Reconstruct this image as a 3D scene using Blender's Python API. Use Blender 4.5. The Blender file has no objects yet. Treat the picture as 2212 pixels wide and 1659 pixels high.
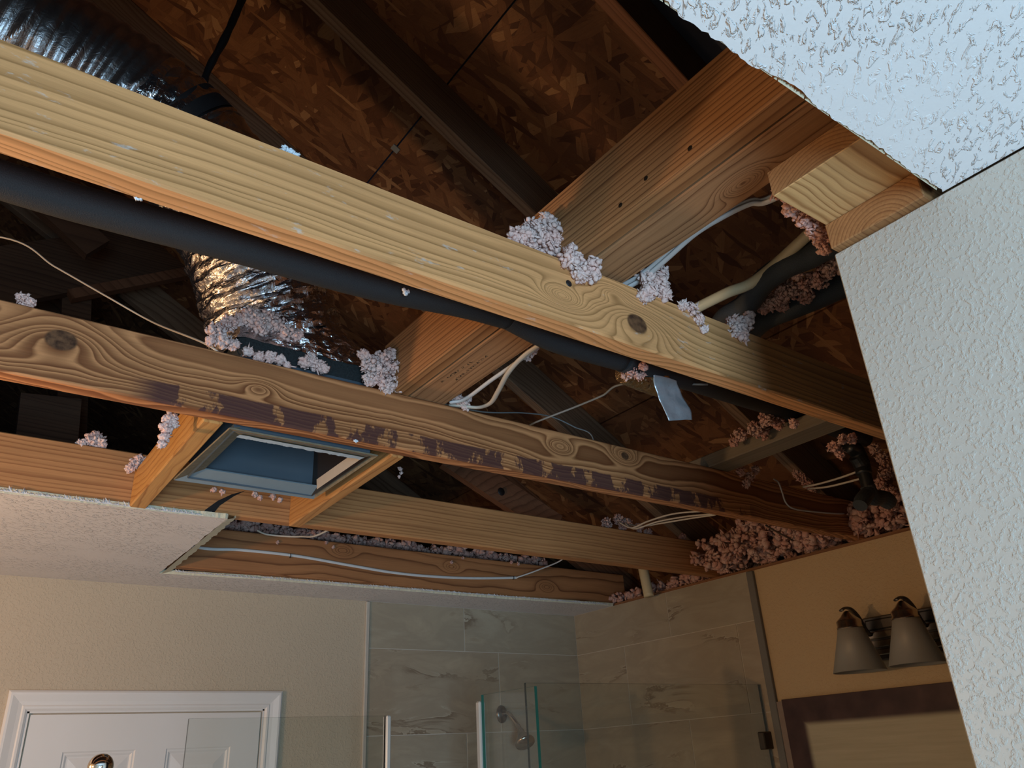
import bpy, bmesh, math, random
import numpy as np
from mathutils import Vector, Matrix, noise
random.seed(7)
SC = bpy.context.scene
COL = SC.collection
H = 1.855                      # camera height; ceiling at 2.44, floor at 0
# ---------------------------------------------------------------- camera
RM = np.array([[0.80857093, -0.58622241, -0.05056023],
               [0.21699852, 0.37696548, -0.90044915],
               [0.54692293, 0.71710551, 0.43201272]])
FPX = 1695.2109
cam = bpy.data.cameras.new('camera'); cam.sensor_width = 36; cam.sensor_fit = 'HORIZONTAL'
cam.lens = FPX / 2212 * 36; cam.clip_start = 0.02
co = bpy.data.objects.new('camera', cam); COL.objects.link(co)
r0, r1, r2 = RM
co.matrix_world = Matrix(((r0[0], -r1[0], -r2[0], 0), (r0[1], -r1[1], -r2[1], 0), (r0[2], -r1[2], -r2[2], H), (0, 0, 0, 1)))
SC.camera = co
# ---------------------------------------------------------------- world, lights, exposure
w = bpy.data.worlds.new('world'); SC.world = w; w.use_nodes = True
w.node_tree.nodes['Background'].inputs[0].default_value = (0.55, 0.7, 1, 1)
w.node_tree.nodes['Background'].inputs[1].default_value = 0.004
SC.view_settings.view_transform = 'Standard'; SC.view_settings.look = 'None'
SC.view_settings.gamma = 1; SC.view_settings.use_curve_mapping = False
SC.view_settings.exposure = 0.75


def area(name, loc, target, sx, sy, power, color):
    l = bpy.data.lights.new(name, 'AREA'); l.shape = 'RECTANGLE'; l.size = sx; l.size_y = sy
    l.energy = power; l.color = color
    o = bpy.data.objects.new(name, l); COL.objects.link(o); o.location = loc
    o.rotation_euler = (Vector(target) - Vector(loc)).to_track_quat('-Z', 'Y').to_euler()
    return o


def bulb(name, loc, r, power, color):
    l = bpy.data.lights.new(name, 'POINT'); l.shadow_soft_size = r; l.energy = power; l.color = color
    o = bpy.data.objects.new(name, l); COL.objects.link(o); o.location = loc
    return o


WARM = (1.0, 0.60, 0.30)
area('daylight_window', (-0.55, -1.65, 1.30), (0.4, 0.0, 2.3), 0.8, 1.1, 48, (0.47, 0.75, 1.0))
bulb('warm_bulb', (-0.75, 1.62, 1.90), 0.05, 20, WARM)
bulb('warm_bulb', (-0.75, 1.10, 1.90), 0.05, 4, WARM)
bulb('hall_lamp', (0.25, -1.55, 1.75), 0.08, 4.5, (1.0, 0.66, 0.38))


# ---------------------------------------------------------------- geometry helpers
def ray(x, y):
    return RM.T @ np.array([(x - 1106) / FPX, (y - 829.5) / FPX, 1.0])


def at(px, py, x=None, y=None, z=None):
    """point in the room on the plane x=, y= or z= seen at a photograph position"""
    d = ray(px, py)
    k = x / d[0] if x is not None else (y / d[1] if y is not None else (z - H) / d[2])
    return Vector((d[0] * k, d[1] * k, d[2] * k + H))


def link(name, me, m=None, parent=None):
    o = bpy.data.objects.new(name, me); COL.objects.link(o)
    if m: me.materials.append(m)
    if parent: o.parent = parent
    return o


def obj(name, bm, m, parent=None, smooth=False):
    me = bpy.data.meshes.new(name); bm.normal_update(); bm.to_mesh(me); bm.free()
    if smooth: me.polygons.foreach_set('use_smooth', [True] * len(me.polygons))
    return link(name, me, m, parent)


def pyd(name, v, f, m, parent=None, smooth=False):
    me = bpy.data.meshes.new(name); me.from_pydata([tuple(a) for a in v], [], [tuple(a) for a in f]); me.update()
    if smooth: me.polygons.foreach_set('use_smooth', [True] * len(me.polygons))
    return link(name, me, m, parent)


def tag(o, label=None, cat=None, group=None, kind=None):
    if label: o['label'] = label
    if cat: o['category'] = cat
    if group: o['group'] = group
    if kind: o['kind'] = kind
    return o


def thing(name, label, cat, loc=(0, 0, 0), group=None):
    o = bpy.data.objects.new(name, None); COL.objects.link(o); o.empty_display_size = .05
    return tag(o, label, cat, group)


def box(bm, x0, x1, y0, y1, z0, z1, bev=0.0, M=None):
    vs = [bm.verts.new((x, y, z)) for x in (x0, x1) for y in (y0, y1) for z in (z0, z1)]
    fs = [bm.faces.new([vs[i] for i in q]) for q in ((0, 1, 3, 2), (4, 6, 7, 5), (0, 4, 5, 1), (2, 3, 7, 6), (0, 2, 6, 4), (1, 5, 7, 3))]
    if bev > 0:
        es = list({e for f in fs for e in f.edges})
        r = bmesh.ops.bevel(bm, geom=es, offset=bev, segments=1, affect='EDGES')
        vs = list({v for v in r['verts']} | {v for f in r['faces'] for v in f.verts})
    if M is not None:
        bmesh.ops.transform(bm, matrix=M, verts=[v for v in vs if v.is_valid])
    return bm


def boxo(name, x0, x1, y0, y1, z0, z1, m, parent=None, bev=0.0):
    bm = bmesh.new(); box(bm, x0, x1, y0, y1, z0, z1, bev)
    return obj(name, bm, m, parent)


def spline(pts, n):
    P = [Vector(p) for p in pts]
    if len(P) == 2: return [P[0].lerp(P[1], i / n) for i in range(n + 1)]
    P = [P[0] * 2 - P[1]] + P + [P[-1] * 2 - P[-2]]
    seg = len(P) - 3; out = []
    for i in range(n + 1):
        t = i / n * seg; k = min(int(t), seg - 1); t -= k
        a, b, c, d = P[k:k + 4]
        out.append(0.5 * ((2 * b) + (c - a) * t + (2 * a - 5 * b + 4 * c - d) * t * t + (3 * b - a - 3 * c + d) * t ** 3))
    return out


def frames(path, up=Vector((0, 0, 1))):
    T = []
    for i in range(len(path)):
        T.append((path[min(i + 1, len(path) - 1)] - path[max(i - 1, 0)]).normalized())
    n = up - T[0] * up.dot(T[0])
    if n.length < 1e-3: n = Vector((1, 0, 0)) - T[0] * T[0].x
    n.normalize(); F = []
    for t in T:
        n = (n - t * n.dot(t)).normalized(); F.append((t, n, t.cross(n)))
    return F


def tube(name, pts, ra, m, parent=None, rb=None, n=40, k=10, rf=None, up=Vector((0, 0, 1)), smooth=True, caps=True):
    path = spline(pts, n); F = frames(path, up); rb = rb or ra; v = []; f = []
    for i, (p, (t, a, b)) in enumerate(zip(path, F)):
        for j in range(k):
            th = 2 * math.pi * j / k; s = rf(i / n, th, p) if rf else 1.0
            v.append(p + a * (math.cos(th) * rb * s) + b * (math.sin(th) * ra * s))
    for i in range(n):
        for j in range(k):
            f.append((i * k + j, i * k + (j + 1) % k, (i + 1) * k + (j + 1) % k, (i + 1) * k + j))
    if caps: f += [tuple(range(k - 1, -1, -1)), tuple(n * k + j for j in range(k))]
    return pyd(name, v, f, m, parent, smooth)


def lathe(name, prof, origin, axis, m, parent=None, k=28, smooth=True):
    """prof: list of (radius, height along axis)"""
    ax = Vector(axis).normalized(); a = ax.orthogonal().normalized(); b = ax.cross(a); o = Vector(origin); v = []; f = []
    for r, h in prof:
        for j in range(k):
            th = 2 * math.pi * j / k
            v.append(o + ax * h + a * (r * math.cos(th)) + b * (r * math.sin(th)))
    for i in range(len(prof) - 1):
        for j in range(k):
            f.append((i * k + j, i * k + (j + 1) % k, (i + 1) * k + (j + 1) % k, (i + 1) * k + j))
    return pyd(name, v, f, m, parent, smooth)


# ---------------------------------------------------------------- material helpers
class NT:
    def __init__(s, name):
        s.m = bpy.data.materials.new(name); s.m.use_nodes = True; s.t = s.m.node_tree; s.n = s.t.nodes; s.l = s.t.links
        s.b = s.n['Principled BSDF']
        s.pos = s.n.new('ShaderNodeNewGeometry').outputs['Position']

    def put(s, sock, v):
        if v is None: return
        if hasattr(v, 'is_output') or isinstance(v, bpy.types.NodeSocket): s.l.new(v, sock)
        elif isinstance(v, (tuple, list)) and sock.type == 'RGBA': sock.default_value = (*v[:3], 1)
        else: sock.default_value = v

    def ma(s, op, a, b=None, c=None, clamp=False):
        n = s.n.new('ShaderNodeMath'); n.operation = op; n.use_clamp = clamp
        for i, v in enumerate((a, b, c)): s.put(n.inputs[i], v)
        return n.outputs[0]

    def dot(s, v, d):
        n = s.n.new('ShaderNodeVectorMath'); n.operation = 'DOT_PRODUCT'; s.put(n.inputs[0], v); n.inputs[1].default_value = d
        return n.outputs['Value']

    def vec(s, x, y, z):
        n = s.n.new('ShaderNodeCombineXYZ')
        for i, v in enumerate((x, y, z)): s.put(n.inputs[i], v)
        return n.outputs[0]

    def noise(s, v, scale=5, detail=4, rough=.5, dist=0, col=False):
        n = s.n.new('ShaderNodeTexNoise'); s.put(n.inputs['Vector'], v)
        n.inputs['Scale'].default_value = scale; n.inputs['Detail'].default_value = detail
        n.inputs['Roughness'].default_value = rough; n.inputs['Distortion'].default_value = dist
        return n.outputs['Color' if col else 0]

    def voro(s, v, scale=5, feature='F1', out='Color', rnd=1):
        n = s.n.new('ShaderNodeTexVoronoi'); n.feature = feature; s.put(n.inputs['Vector'], v)
        n.inputs['Scale'].default_value = scale; n.inputs['Randomness'].default_value = rnd
        return n.outputs[out]

    def ramp(s, v, stops, interp='LINEAR'):
        n = s.n.new('ShaderNodeValToRGB'); s.put(n.inputs[0], v); r = n.color_ramp; r.interpolation = interp
        while len(r.elements) < len(stops): r.elements.new(0.5)
        for e, (p, c) in zip(r.elements, stops):
            e.position = p; e.color = (*c, 1) if isinstance(c, (tuple, list)) else (c, c, c, 1)
        return n.outputs[0]

    def mix(s, f, a, b, mode='MIX'):
        n = s.n.new('ShaderNodeMix'); n.data_type = 'RGBA'; n.blend_type = mode
        s.put(n.inputs[0], f); s.put(n.inputs[6], a); s.put(n.inputs[7], b)
        return n.outputs[2]

    def ss(s, v, lo, hi):
        n = s.n.new('ShaderNodeMapRange'); n.interpolation_type = 'SMOOTHSTEP'; s.put(n.inputs[0], v)
        n.inputs[1].default_value = lo; n.inputs[2].default_value = hi
        return n.outputs[0]

    def bump(s, h, dist=.002, strength=1.0):
        n = s.n.new('ShaderNodeBump'); s.put(n.inputs['Height'], h)
        n.inputs['Distance'].default_value = dist; n.inputs['Strength'].default_value = strength
        s.l.new(n.outputs[0], s.b.inputs['Normal'])

    def fin(s, col=None, rough=.6, metal=0.0, spec=None, **kw):
        s.put(s.b.inputs['Base Color'], col); s.put(s.b.inputs['Roughness'], rough); s.put(s.b.inputs['Metallic'], metal)
        if spec is not None: s.b.inputs['Specular IOR Level'].default_value = spec
        for k, v in kw.items(): s.put(s.b.inputs[k.replace('_', ' ')], v)
        return s.m


def plain(name, col, rough=.5, metal=0.0, nscale=60, namp=.15, bd=0.0, spec=None):
    t = NT(name); n = t.noise(t.pos, nscale, 4)
    c = t.mix(1, col, t.ramp(n, [(0, 1 - namp), (1, 1 + 0 * namp)]), 'MULTIPLY')
    if bd: t.bump(n, bd)
    return t.fin(c, rough, metal, spec)


X, Y, Z = (1, 0, 0), (0, 1, 0), (0, 0, 1)


def wood(name, U, V, W, light, dark, freq=90, v0=2.5, w0=0.9, amp=.03, kf=1.2, knots=(), var=.25, contrast=1.0, bands=(.42, .72, .90), post=None, rough=.62, seed=0.0):
    t = NT(name)
    u = t.ma('ADD', t.dot(t.pos, U), seed); v = t.dot(t.pos, V); wv = t.dot(t.pos, W)
    n1 = t.noise(t.vec(t.ma('MULTIPLY', u, kf), t.ma('MULTIPLY', v, 3), t.ma('MULTIPLY', wv, 3)), 1, 2, .5)
    n2 = t.noise(t.vec(t.ma('MULTIPLY', u, kf * 5), t.ma('MULTIPLY', v, 16), t.ma('MULTIPLY', wv, 16)), 1, 2, .5)
    off = t.ma('ADD', t.ma('MULTIPLY', t.ma('SUBTRACT', n1, .5), amp * 2), t.ma('MULTIPLY', t.ma('SUBTRACT', n2, .5), amp * .35))
    dv = t.ma('ADD', t.ma('SUBTRACT', v, v0), off); dw = t.ma('SUBTRACT', wv, w0)
    h = t.ma('MULTIPLY', t.ma('SQRT', t.ma('ADD', t.ma('MULTIPLY', dv, dv), t.ma('MULTIPLY', dw, dw))), freq)
    kmask = None
    for (ku, kv, r, A) in knots:
        a = t.ma('DIVIDE', t.ma('SUBTRACT', u, ku + seed), r); b = t.ma('DIVIDE', t.ma('SUBTRACT', v, kv), r * .8)
        a2 = t.ma('MULTIPLY', a, a); b2 = t.ma('MULTIPLY', b, b)
        e = t.ma('EXPONENT', t.ma('MULTIPLY', t.ma('ADD', t.ma('MULTIPLY', a2, .10), t.ma('MULTIPLY', b2, .28)), -1))
        h = t.ma('ADD', h, t.ma('MULTIPLY', e, A))
        q = t.ma('ADD', t.ma('ADD', a2, b2), t.ma('MULTIPLY', t.ma('SUBTRACT', n2, .5), 1.2))
        if r > .012:
            km = t.ma('SUBTRACT', 1, t.ss(q, .7, 1.15))
            kmask = km if kmask is None else t.ma('MAXIMUM', kmask, km)
    n5 = t.noise(t.vec(t.ma('MULTIPLY', h, .45), seed, 0.0), 1, 1)
    h = t.ma('ADD', h, t.ma('MULTIPLY', n5, 2.2))
    fr = t.ma('FRACT', h)
    rv = t.noise(t.vec(t.ma('ADD', t.ma('MULTIPLY', t.ma('FLOOR', h), 7.31), t.ma('MULTIPLY', u, .8)), seed, 0.0), 1, 0)
    n3 = t.noise(t.vec(t.ma('MULTIPLY', u, 6), t.ma('MULTIPLY', v, 260), t.ma('MULTIPLY', wv, 260)), 1, 3, .6)
    mid = [light[i] * .62 + dark[i] * .38 for i in range(3)]
    dk = [light[i] * (1 - contrast) + dark[i] * contrast for i in range(3)]
    c = t.ramp(fr, [(0, light), (bands[0], light), (bands[1], mid), (bands[2], dk), (1, light)])
    c = t.mix(t.ma('MULTIPLY', t.ss(rv, .40, .66), .30), c, light)
    c = t.mix(.55, c, t.ramp(n3, [(.25, .62), (.75, 1.0)]), 'MULTIPLY')
    n4 = t.noise(t.vec(t.ma('MULTIPLY', u, 3), t.ma('MULTIPLY', v, 14), t.ma('MULTIPLY', wv, 14)), 1, 3, .5)
    c = t.mix(1, c, t.ramp(n4, [(.3, 1 - var), (.7, 1.0)]), 'MULTIPLY')
    if kmask is not None:
        kc = t.ramp(t.noise(t.pos, 90, 3), [(.3, (.05, .022, .012)), (.7, (.20, .095, .045))])
        c = t.mix(kmask, c, kc)
    if post: c = post(t, c, u, v, wv)
    t.bump(t.ma('ADD', fr, t.ma('MULTIPLY', n3, 1.5)), .0004, .6)
    return t.fin(c, rough, spec=.25)


# ---------------------------------------------------------------- materials
PINE_L, PINE_D = (.86, .42, .17), (.36, .165, .055)


def j1post(t, c, u, v, wv):
    n = t.noise(t.vec(t.ma('MULTIPLY', u, 22), t.ma('MULTIPLY', v, 60), t.ma('MULTIPLY', wv, 60)), 1, 5, .65)
    m = t.ma('MULTIPLY', t.ss(n, .62, .72), .5)
    return t.mix(m, c, (.62, .60, .58))


def j2post(t, c, u, v, wv):
    n = t.noise(t.vec(t.ma('MULTIPLY', u, 17), t.ma('MULTIPLY', v, 9), 0.0), 1, 5, .62)
    n2 = t.noise(t.vec(t.ma('MULTIPLY', u, 3), 3.3, 0.0), 1, 1)
    zlim = t.ma('SUBTRACT', 1, t.ss(t.ma('ADD', v, t.ma('MULTIPLY', t.ma('SUBTRACT', n, .5), .012)), 2.490, 2.494))
    m = t.ma('MULTIPLY', t.ma('MULTIPLY', t.ss(t.ma('ADD', n, t.ma('MULTIPLY', n2, .25)), .555, .60), zlim), t.ma('MULTIPLY', t.ss(u, .20, .26), t.ma('SUBTRACT', 1, t.ss(u, 1.75, 2.0))))
    m = t.ma('MULTIPLY', m, t.ma('SUBTRACT', 1, t.ss(wv, 1.365, 1.370)))
    return t.mix(t.ma('MULTIPLY', m, .88), c, (.075, .030, .030))


def smear(zb, xa, xb, hgt):
    def f(t, c, u, v, wv):
        n = t.noise(t.vec(t.ma('ADD', t.ma('MULTIPLY', u, 90), t.ma('MULTIPLY', v, 60)), t.ma('MULTIPLY', v, 12), 0.0), 1, 4, .7)
        n2 = t.noise(t.vec(t.ma('MULTIPLY', u, 9), 1.7, 0.0), 1, 2)
        lim = t.ma('ADD', zb, t.ma('MULTIPLY', t.ma('MULTIPLY', n, n2), hgt * 4))
        m = t.ma('SUBTRACT', 1, t.ss(t.ma('SUBTRACT', v, lim), -.004, .002))
        m = t.ma('MULTIPLY', m, t.ma('MULTIPLY', t.ss(u, xa - .02, xa), t.ma('SUBTRACT', 1, t.ss(u, xb, xb + .02))))
        return t.mix(t.ma('MULTIPLY', m, .85), c, (.62, .64, .66))
    return f


M = {}
k1 = at(1377, 700, y=.775); k1b = at(1215, 640, y=.775)
M['joist_a'] = wood('pine_pale', X, Z, Y, PINE_L, (.36, .165, .055), 140, 2.60, .90, .035, 1.1,
                    knots=((k1.x, k1.z, .024, 7), (k1b.x, k1b.z, .011, -9), (at(1320, 600, y=.775).x, 2.54, .010, 4)), post=j1post, var=.12, contrast=.85)
k2 = at(132, 735, y=1.362); k2b = at(1210, 965, y=1.362); k2c = at(1350, 985, y=1.362)
M['joist_b'] = wood('pine_amber', X, Z, Y, (.70, .31, .125), (.20, .062, .02), 165, 2.545, 1.42, .05, 1.5, bands=(.10, .34, .86),
                    knots=((k2.x, k2.z, .026, 7), (k2b.x, k2b.z, .011, 5), (k2c.x, k2c.z, .013, 6), (at(560, 830, y=1.362).x, 2.52, .010, 4)), post=j2post, var=.18, seed=0)
M['joist_c'] = wood('pine_orange_straight', X, Z, Y, (.58, .265, .10), (.26, .09, .03), 120, 2.80, 2.3, .02, 1,
                    post=smear(2.453, -1.5, .60, .016), var=.2, contrast=.8, seed=3)
k4 = at(740, 1190, y=2.585); k4b = at(975, 1225, y=2.585)
M['joist_d'] = wood('pine_red_brown', X, Z, Y, (.46, .20, .08), (.16, .055, .02), 105, 2.52, 2.72, .05, 1.4,
                    knots=((k4.x, k4.z, .012, 4), (k4b.x, k4b.z, .011, 3.5), (at(1180, 1255, y=2.585).x, 2.50, .012, 4)), post=smear(2.453, .55, 2.5, .010), seed=9)
M['strong_v'] = wood('pine_dense_grain', Y, Z, X, (.46, .22, .088), (.15, .055, .02), 135, 2.48, .80, .02, .8, var=.15, seed=5)
M['strong_f'] = wood('pine_knotty_flat', Y, X, Z, (.47, .25, .12), (.17, .07, .03), 150, .800, 2.62, .03, 1.6,
                     knots=((at(1560, 385, z=2.566).y, .815, .011, 8), (.9, .80, .008, 3)), var=.2, seed=2)
M['block_l'] = wood('pine_fresh_orange', Y, Z, X, (.62, .33, .11), (.38, .16, .045), 70, 2.40, .30, .05, 2.0, var=.1, seed=1)
M['block_r'] = wood('pine_block_orange', Y, Z, X, (.58, .29, .10), (.38, .16, .05), 90, 2.38, .70, .03, 1.5, var=.12, seed=4)
M['plate_up'] = wood('pine_plate_pale', X, Y, Z, (.70, .42, .18), (.34, .16, .055), 120, .31, 2.56, .05, 2, var=.1, seed=6)
M['end_grain'] = wood('sawn_end_grain', X, Z, Y, (.40, .20, .08), (.22, .09, .035), 190, 2.42, .36, .01, .5, var=.3, seed=8)
M['grey_block'] = wood('weathered_grey_block', Y, X, Z, (.26, .22, .16), (.19, .155, .11), 60, 1.3, 2.6, .04, 1, var=.3, contrast=.6)
cs, sn = math.cos(math.radians(30.26)), math.sin(math.radians(30.26))
RU, RW = (cs, 0, -sn), (sn, 0, cs)
M['rafter'] = wood('rafter_grey_brown', RU, Y, RW, (.27, .175, .11), (.14, .08, .048), 120, 1.2, 3.0, .03, 1.2, var=.3, seed=2)
M['rafter_red'] = wood('rafter_red_brown', RU, Y, RW, (.22, .10, .052), (.12, .05, .024), 150, 1.2, 3.0, .02, 1.0, var=.2, seed=7)
M['brace'] = wood('brace_brown', X, Z, Y, (.12, .065, .038), (.065, .033, .02), 90, 3.4, 3.2, .04, 1.0, var=.3)
M['plate'] = wood('top_plate_brown', Y, X, Z, (.36, .18, .09), (.22, .10, .05), 100, 2.5, 2.6, .03, 1.2, var=.3)


def osb():
    t = NT('oriented_strand_board')
    u = t.dot(t.pos, RU); v = t.dot(t.pos, Y)
    wob = t.ma('MULTIPLY', t.ma('SUBTRACT', t.noise(t.pos, 14, 2), .5), .014)
    base = t.ramp(t.noise(t.pos, 30, 5, .7), [(.3, (.105, .043, .020)), (.7, (.19, .083, .036))]); h = t.noise(t.pos, 60, 3)
    for i, (ang, su, sv) in enumerate(((15, 7, 34), (70, 8, 40), (-35, 6, 28), (115, 9, 46), (-75, 7, 33), (40, 12, 50), (-10, 10, 60))):
        a = math.radians(ang)
        p = t.ma('ADD', t.ma('MULTIPLY', u, math.cos(a)), t.ma('MULTIPLY', v, math.sin(a)))
        q = t.ma('SUBTRACT', t.ma('MULTIPLY', v, math.cos(a)), t.ma('MULTIPLY', u, math.sin(a)))
        vv = t.vec(t.ma('MULTIPLY', t.ma('ADD', p, wob), su), t.ma('MULTIPLY', t.ma('ADD', q, wob), sv), i * 3.7)
        n = t.n.new('ShaderNodeTexVoronoi'); n.voronoi_dimensions = '2D'; t.put(n.inputs['Vector'], vv); n.inputs['Scale'].default_value = 1
        sep = t.n.new('ShaderNodeSeparateColor'); t.l.new(n.outputs['Color'], sep.inputs[0])
        mask = t.ss(sep.outputs[0], .70, .72)
        grain = t.noise(t.vec(t.ma('MULTIPLY', p, 20), t.ma('MULTIPLY', q, 400), 0.0), 1, 2)
        fc = t.ramp(sep.outputs[1], [(0, (.08, .032, .016)), (.35, (.14, .060, .027)), (.85, (.21, .098, .042)), (.99, (.34, .185, .085))])
        fc = t.mix(.5, fc, t.ramp(grain, [(.3, .6), (.7, 1.0)]), 'MULTIPLY')
        base = t.mix(mask, base, fc)
        h = t.ma('ADD', h, t.ma('MULTIPLY', t.ma('MULTIPLY', mask, sep.outputs[2]), 1.5))
    sp = t.ss(t.noise(t.pos, 45, 3, .6), .70, .74)
    base = t.mix(t.ma('MULTIPLY', sp, .7), base, (.04, .018, .010))
    t.bump(h, .0012)
    return t.fin(base, .6, spec=.2)


M['osb'] = osb()


def drywall_ceiling(name, col, amount=1.0):
    t = NT(name)
    a = t.noise(t.vec(t.ma('MULTIPLY', t.dot(t.pos, (.8, .6, 0)), 1.0), t.ma('MULTIPLY', t.dot(t.pos, (-.6, .8, 0)), 2.2), 0.0), 58, 4, .6, .6)
    patch = t.ss(t.noise(t.pos, 5, 2), .32, .50)
    k = t.ma('MULTIPLY', t.ss(a, .53, .62), t.ma('ADD', .15, t.ma('MULTIPLY', patch, .85)))
    fine = t.noise(t.pos, 260, 2)
    t.bump(t.ma('ADD', t.ma('MULTIPLY', k, 1.0 * amount), t.ma('MULTIPLY', fine, .08)), .0019)
    c = t.mix(1, col, t.ramp(t.noise(t.pos, 6, 3), [(.2, .93), (.8, 1.0)]), 'MULTIPLY')
    return t.fin(c, .75, spec=.3)


def drywall_wall(name, col, sc=95, d=.0016, rough=.6, spec=.35):
    t = NT(name)
    a = t.noise(t.pos, sc, 3, .55); b = t.noise(t.pos, sc * 2.6, 2)
    t.bump(t.ma('ADD', t.ss(a, .45, .68), t.ma('MULTIPLY', b, .25)), d)
    c = t.mix(1, col, t.ramp(t.noise(t.pos, 3, 3), [(.2, .94), (.8, 1.0)]), 'MULTIPLY')
    return t.fin(c, rough, spec=spec)


M['ceil_near'] = drywall_ceiling('ceiling_white', (.80, .83, .85), 1.2)
M['ceil_far'] = drywall_ceiling('ceiling_white_knockdown', (.74, .70, .68), .8)
M['wall_near'] = drywall_wall('wall_paint_orange_peel', (.45, .455, .42), 170, .0006, .45, .5)
M['wall'] = drywall_wall('wall_paint_beige', (.50, .40, .285), 150, .0006)
M['wall_tan'] = drywall_wall('wall_paint_tan', (.54, .39, .22), 120, .0006)
M['gypsum'] = plain('gypsum_core', (.74, .68, .50), .9, nscale=200, namp=.3, bd=.001)
M['plaster'] = plain('torn_plaster_white', (.70, .72, .74), .9, nscale=300, namp=.3, bd=.001)
M['paper'] = plain('torn_ceiling_paper', (.66, .58, .42), .9, nscale=300, namp=.3)
M['trimpaint'] = plain('door_white_paint', (.70, .66, .62), .45, nscale=8, namp=.05)
M['floor'] = plain('floor_grey_tile', (.35, .32, .29), .5, nscale=3)


def tile_mat():
    t = NT('veined_stone_tile')
    oi = t.n.new('ShaderNodeObjectInfo').outputs['Random']
    along = t.ma('ADD', t.dot(t.pos, (1, 1, 0)), t.ma('MULTIPLY', oi, 17)); z = t.dot(t.pos, Z)
    rz = t.ma('ADD', z, t.ma('MULTIPLY', oi, 5))
    n = t.noise(t.vec(t.ma('MULTIPLY', along, 3.2), t.ma('MULTIPLY', rz, 10), 0.0), 1, 5, .62, .8)
    n2 = t.noise(t.vec(t.ma('MULTIPLY', along, 2.2), t.ma('MULTIPLY', rz, 4), 4.0), 1, 3, .5)
    s = t.ma('FRACT', t.ma('ADD', t.ma('MULTIPLY', rz, 5), t.ma('MULTIPLY', n, 2.4)))
    c = t.ramp(n, [(.25, (.40, .355, .295)), (.5, (.33, .285, .235)), (.72, (.42, .365, .295))])
    vein = t.ma('MULTIPLY', t.ss(s, .80, .97), t.ss(n2, .45, .62))
    c = t.mix(t.ma('MULTIPLY', vein, .75), c, (.16, .115, .085))
    lite = t.ma('MULTIPLY', t.ma('SUBTRACT', 1, t.ss(s, 0, .10)), t.ss(n2, .48, .62))
    c = t.mix(t.ma('MULTIPLY', lite, .5), c, (.50, .47, .42))
    c = t.mix(1, c, t.ramp(oi, [(0, (1.0, .93, .80)), (1, (1.0, 1.0, .90))]), 'MULTIPLY')
    t.bump(t.noise(t.pos, 200, 2), .0002)
    return t.fin(c, .38, spec=.4)


M['tile'] = tile_mat()
M['grout'] = plain('tile_grout', (.58, .52, .43), .85)
M['edge_dark'] = plain('tile_edge_grey', (.16, .15, .13), .45)
M['edge_pale'] = plain('tile_edge_cream', (.50, .45, .38), .5)


def foil(name, col=(.80, .80, .82), sc=30, d=.0035, rough=.16):
    t = NT(name)
    n = t.voro(t.pos, sc, 'F1', 'Distance'); n2 = t.noise(t.pos, sc * 2.2, 4, .65, 1.2)
    t.bump(t.ma('ADD', n, n2), d, .8)
    return t.fin(t.ramp(n2, [(.2, tuple(c * .75 for c in col)), (.8, col)]), rough, 1.0)


M['foil'] = foil('silver_foil')
M['foil_tape'] = plain('silver_duct_tape', (.42, .45, .48), .34, .45, nscale=60, namp=.4, bd=.002)
M['foil_brown'] = foil('foil_tape_gold', (.60, .50, .34), 50, .003)
M['sleeve'] = foil('grey_duct_sleeve', (.42, .42, .43), 22, .002, .34)
M['strap'] = plain('black_nylon', (.010, .010, .012), .7, nscale=400, bd=.0005)
M['foam'] = plain('black_foam_pipe', (.017, .020, .024), .7, nscale=700, namp=.5, bd=.0008, spec=.5)
M['foam_grey'] = plain('grey_foam_pipe', (.045, .055, .062), .7, nscale=500, namp=.4, bd=.0006)
M['black_pvc'] = plain('black_drain_pipe', (.015, .017, .018), .35, nscale=40)
M['pvc'] = plain('cream_plastic_pipe', (.62, .52, .32), .4, nscale=20, namp=.1)
M['cable'] = plain('white_cable_sheath', (.66, .66, .65), .4, nscale=40, namp=.12)
M['cable_warm'] = plain('cream_cable_sheath', (.60, .54, .45), .4, nscale=40, namp=.12)
M['cable_grey'] = plain('grey_thin_wire', (.20, .22, .22), .5)
M['cable_black'] = plain('black_wire', (.01, .01, .011), .4)
M['liner'] = plain('black_fibre_liner', (.030, .036, .038), .9, nscale=220, namp=.8, bd=.003)
M['metal_blue'] = plain('galvanised_sheet', (.27, .35, .40), .42, .2, nscale=14, namp=.25)
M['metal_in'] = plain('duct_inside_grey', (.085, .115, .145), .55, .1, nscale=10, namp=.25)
M['flange_dirty'] = plain('dusty_flange', (.26, .22, .145), .75, .1, nscale=90, namp=.55, bd=.001)
M['flange_white'] = plain('flange_paint_edge', (.52, .70, .88), .6, nscale=120, namp=.25)
M['dark_sheet'] = plain('dark_roof_sheet', (.045, .052, .080), .8, nscale=30)  # colour of the seam backing and of the sheet for the shaded void
M['steel'] = plain('brushed_nickel', (.46, .40, .33), .24, 1.0, nscale=12, namp=.1)
M['steel_dark'] = plain('dark_nickel', (.17, .155, .14), .35, .9, nscale=12, namp=.15)
M['chrome'] = plain('chrome', (.62, .60, .57), .14, 1.0, nscale=8, namp=.08)
M['shade'] = plain('frosted_glass_shade', (.27, .25, .21), .45, nscale=6, namp=.06)
M['seal'] = plain('clear_plastic_seal', (.55, .52, .47), .2, nscale=30, namp=.1)
M['hole'] = plain('tar_knot_black', (.012, .010, .010), .5)
M['staple'] = plain('cable_staple', (.08, .06, .05), .5, .6)
M['chip'] = plain('white_paint_chip', (.78, .84, .90), .7, nscale=150, namp=.2)
M['bronze'] = plain('dark_bronze', (.09, .065, .045), .35, .8)


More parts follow.
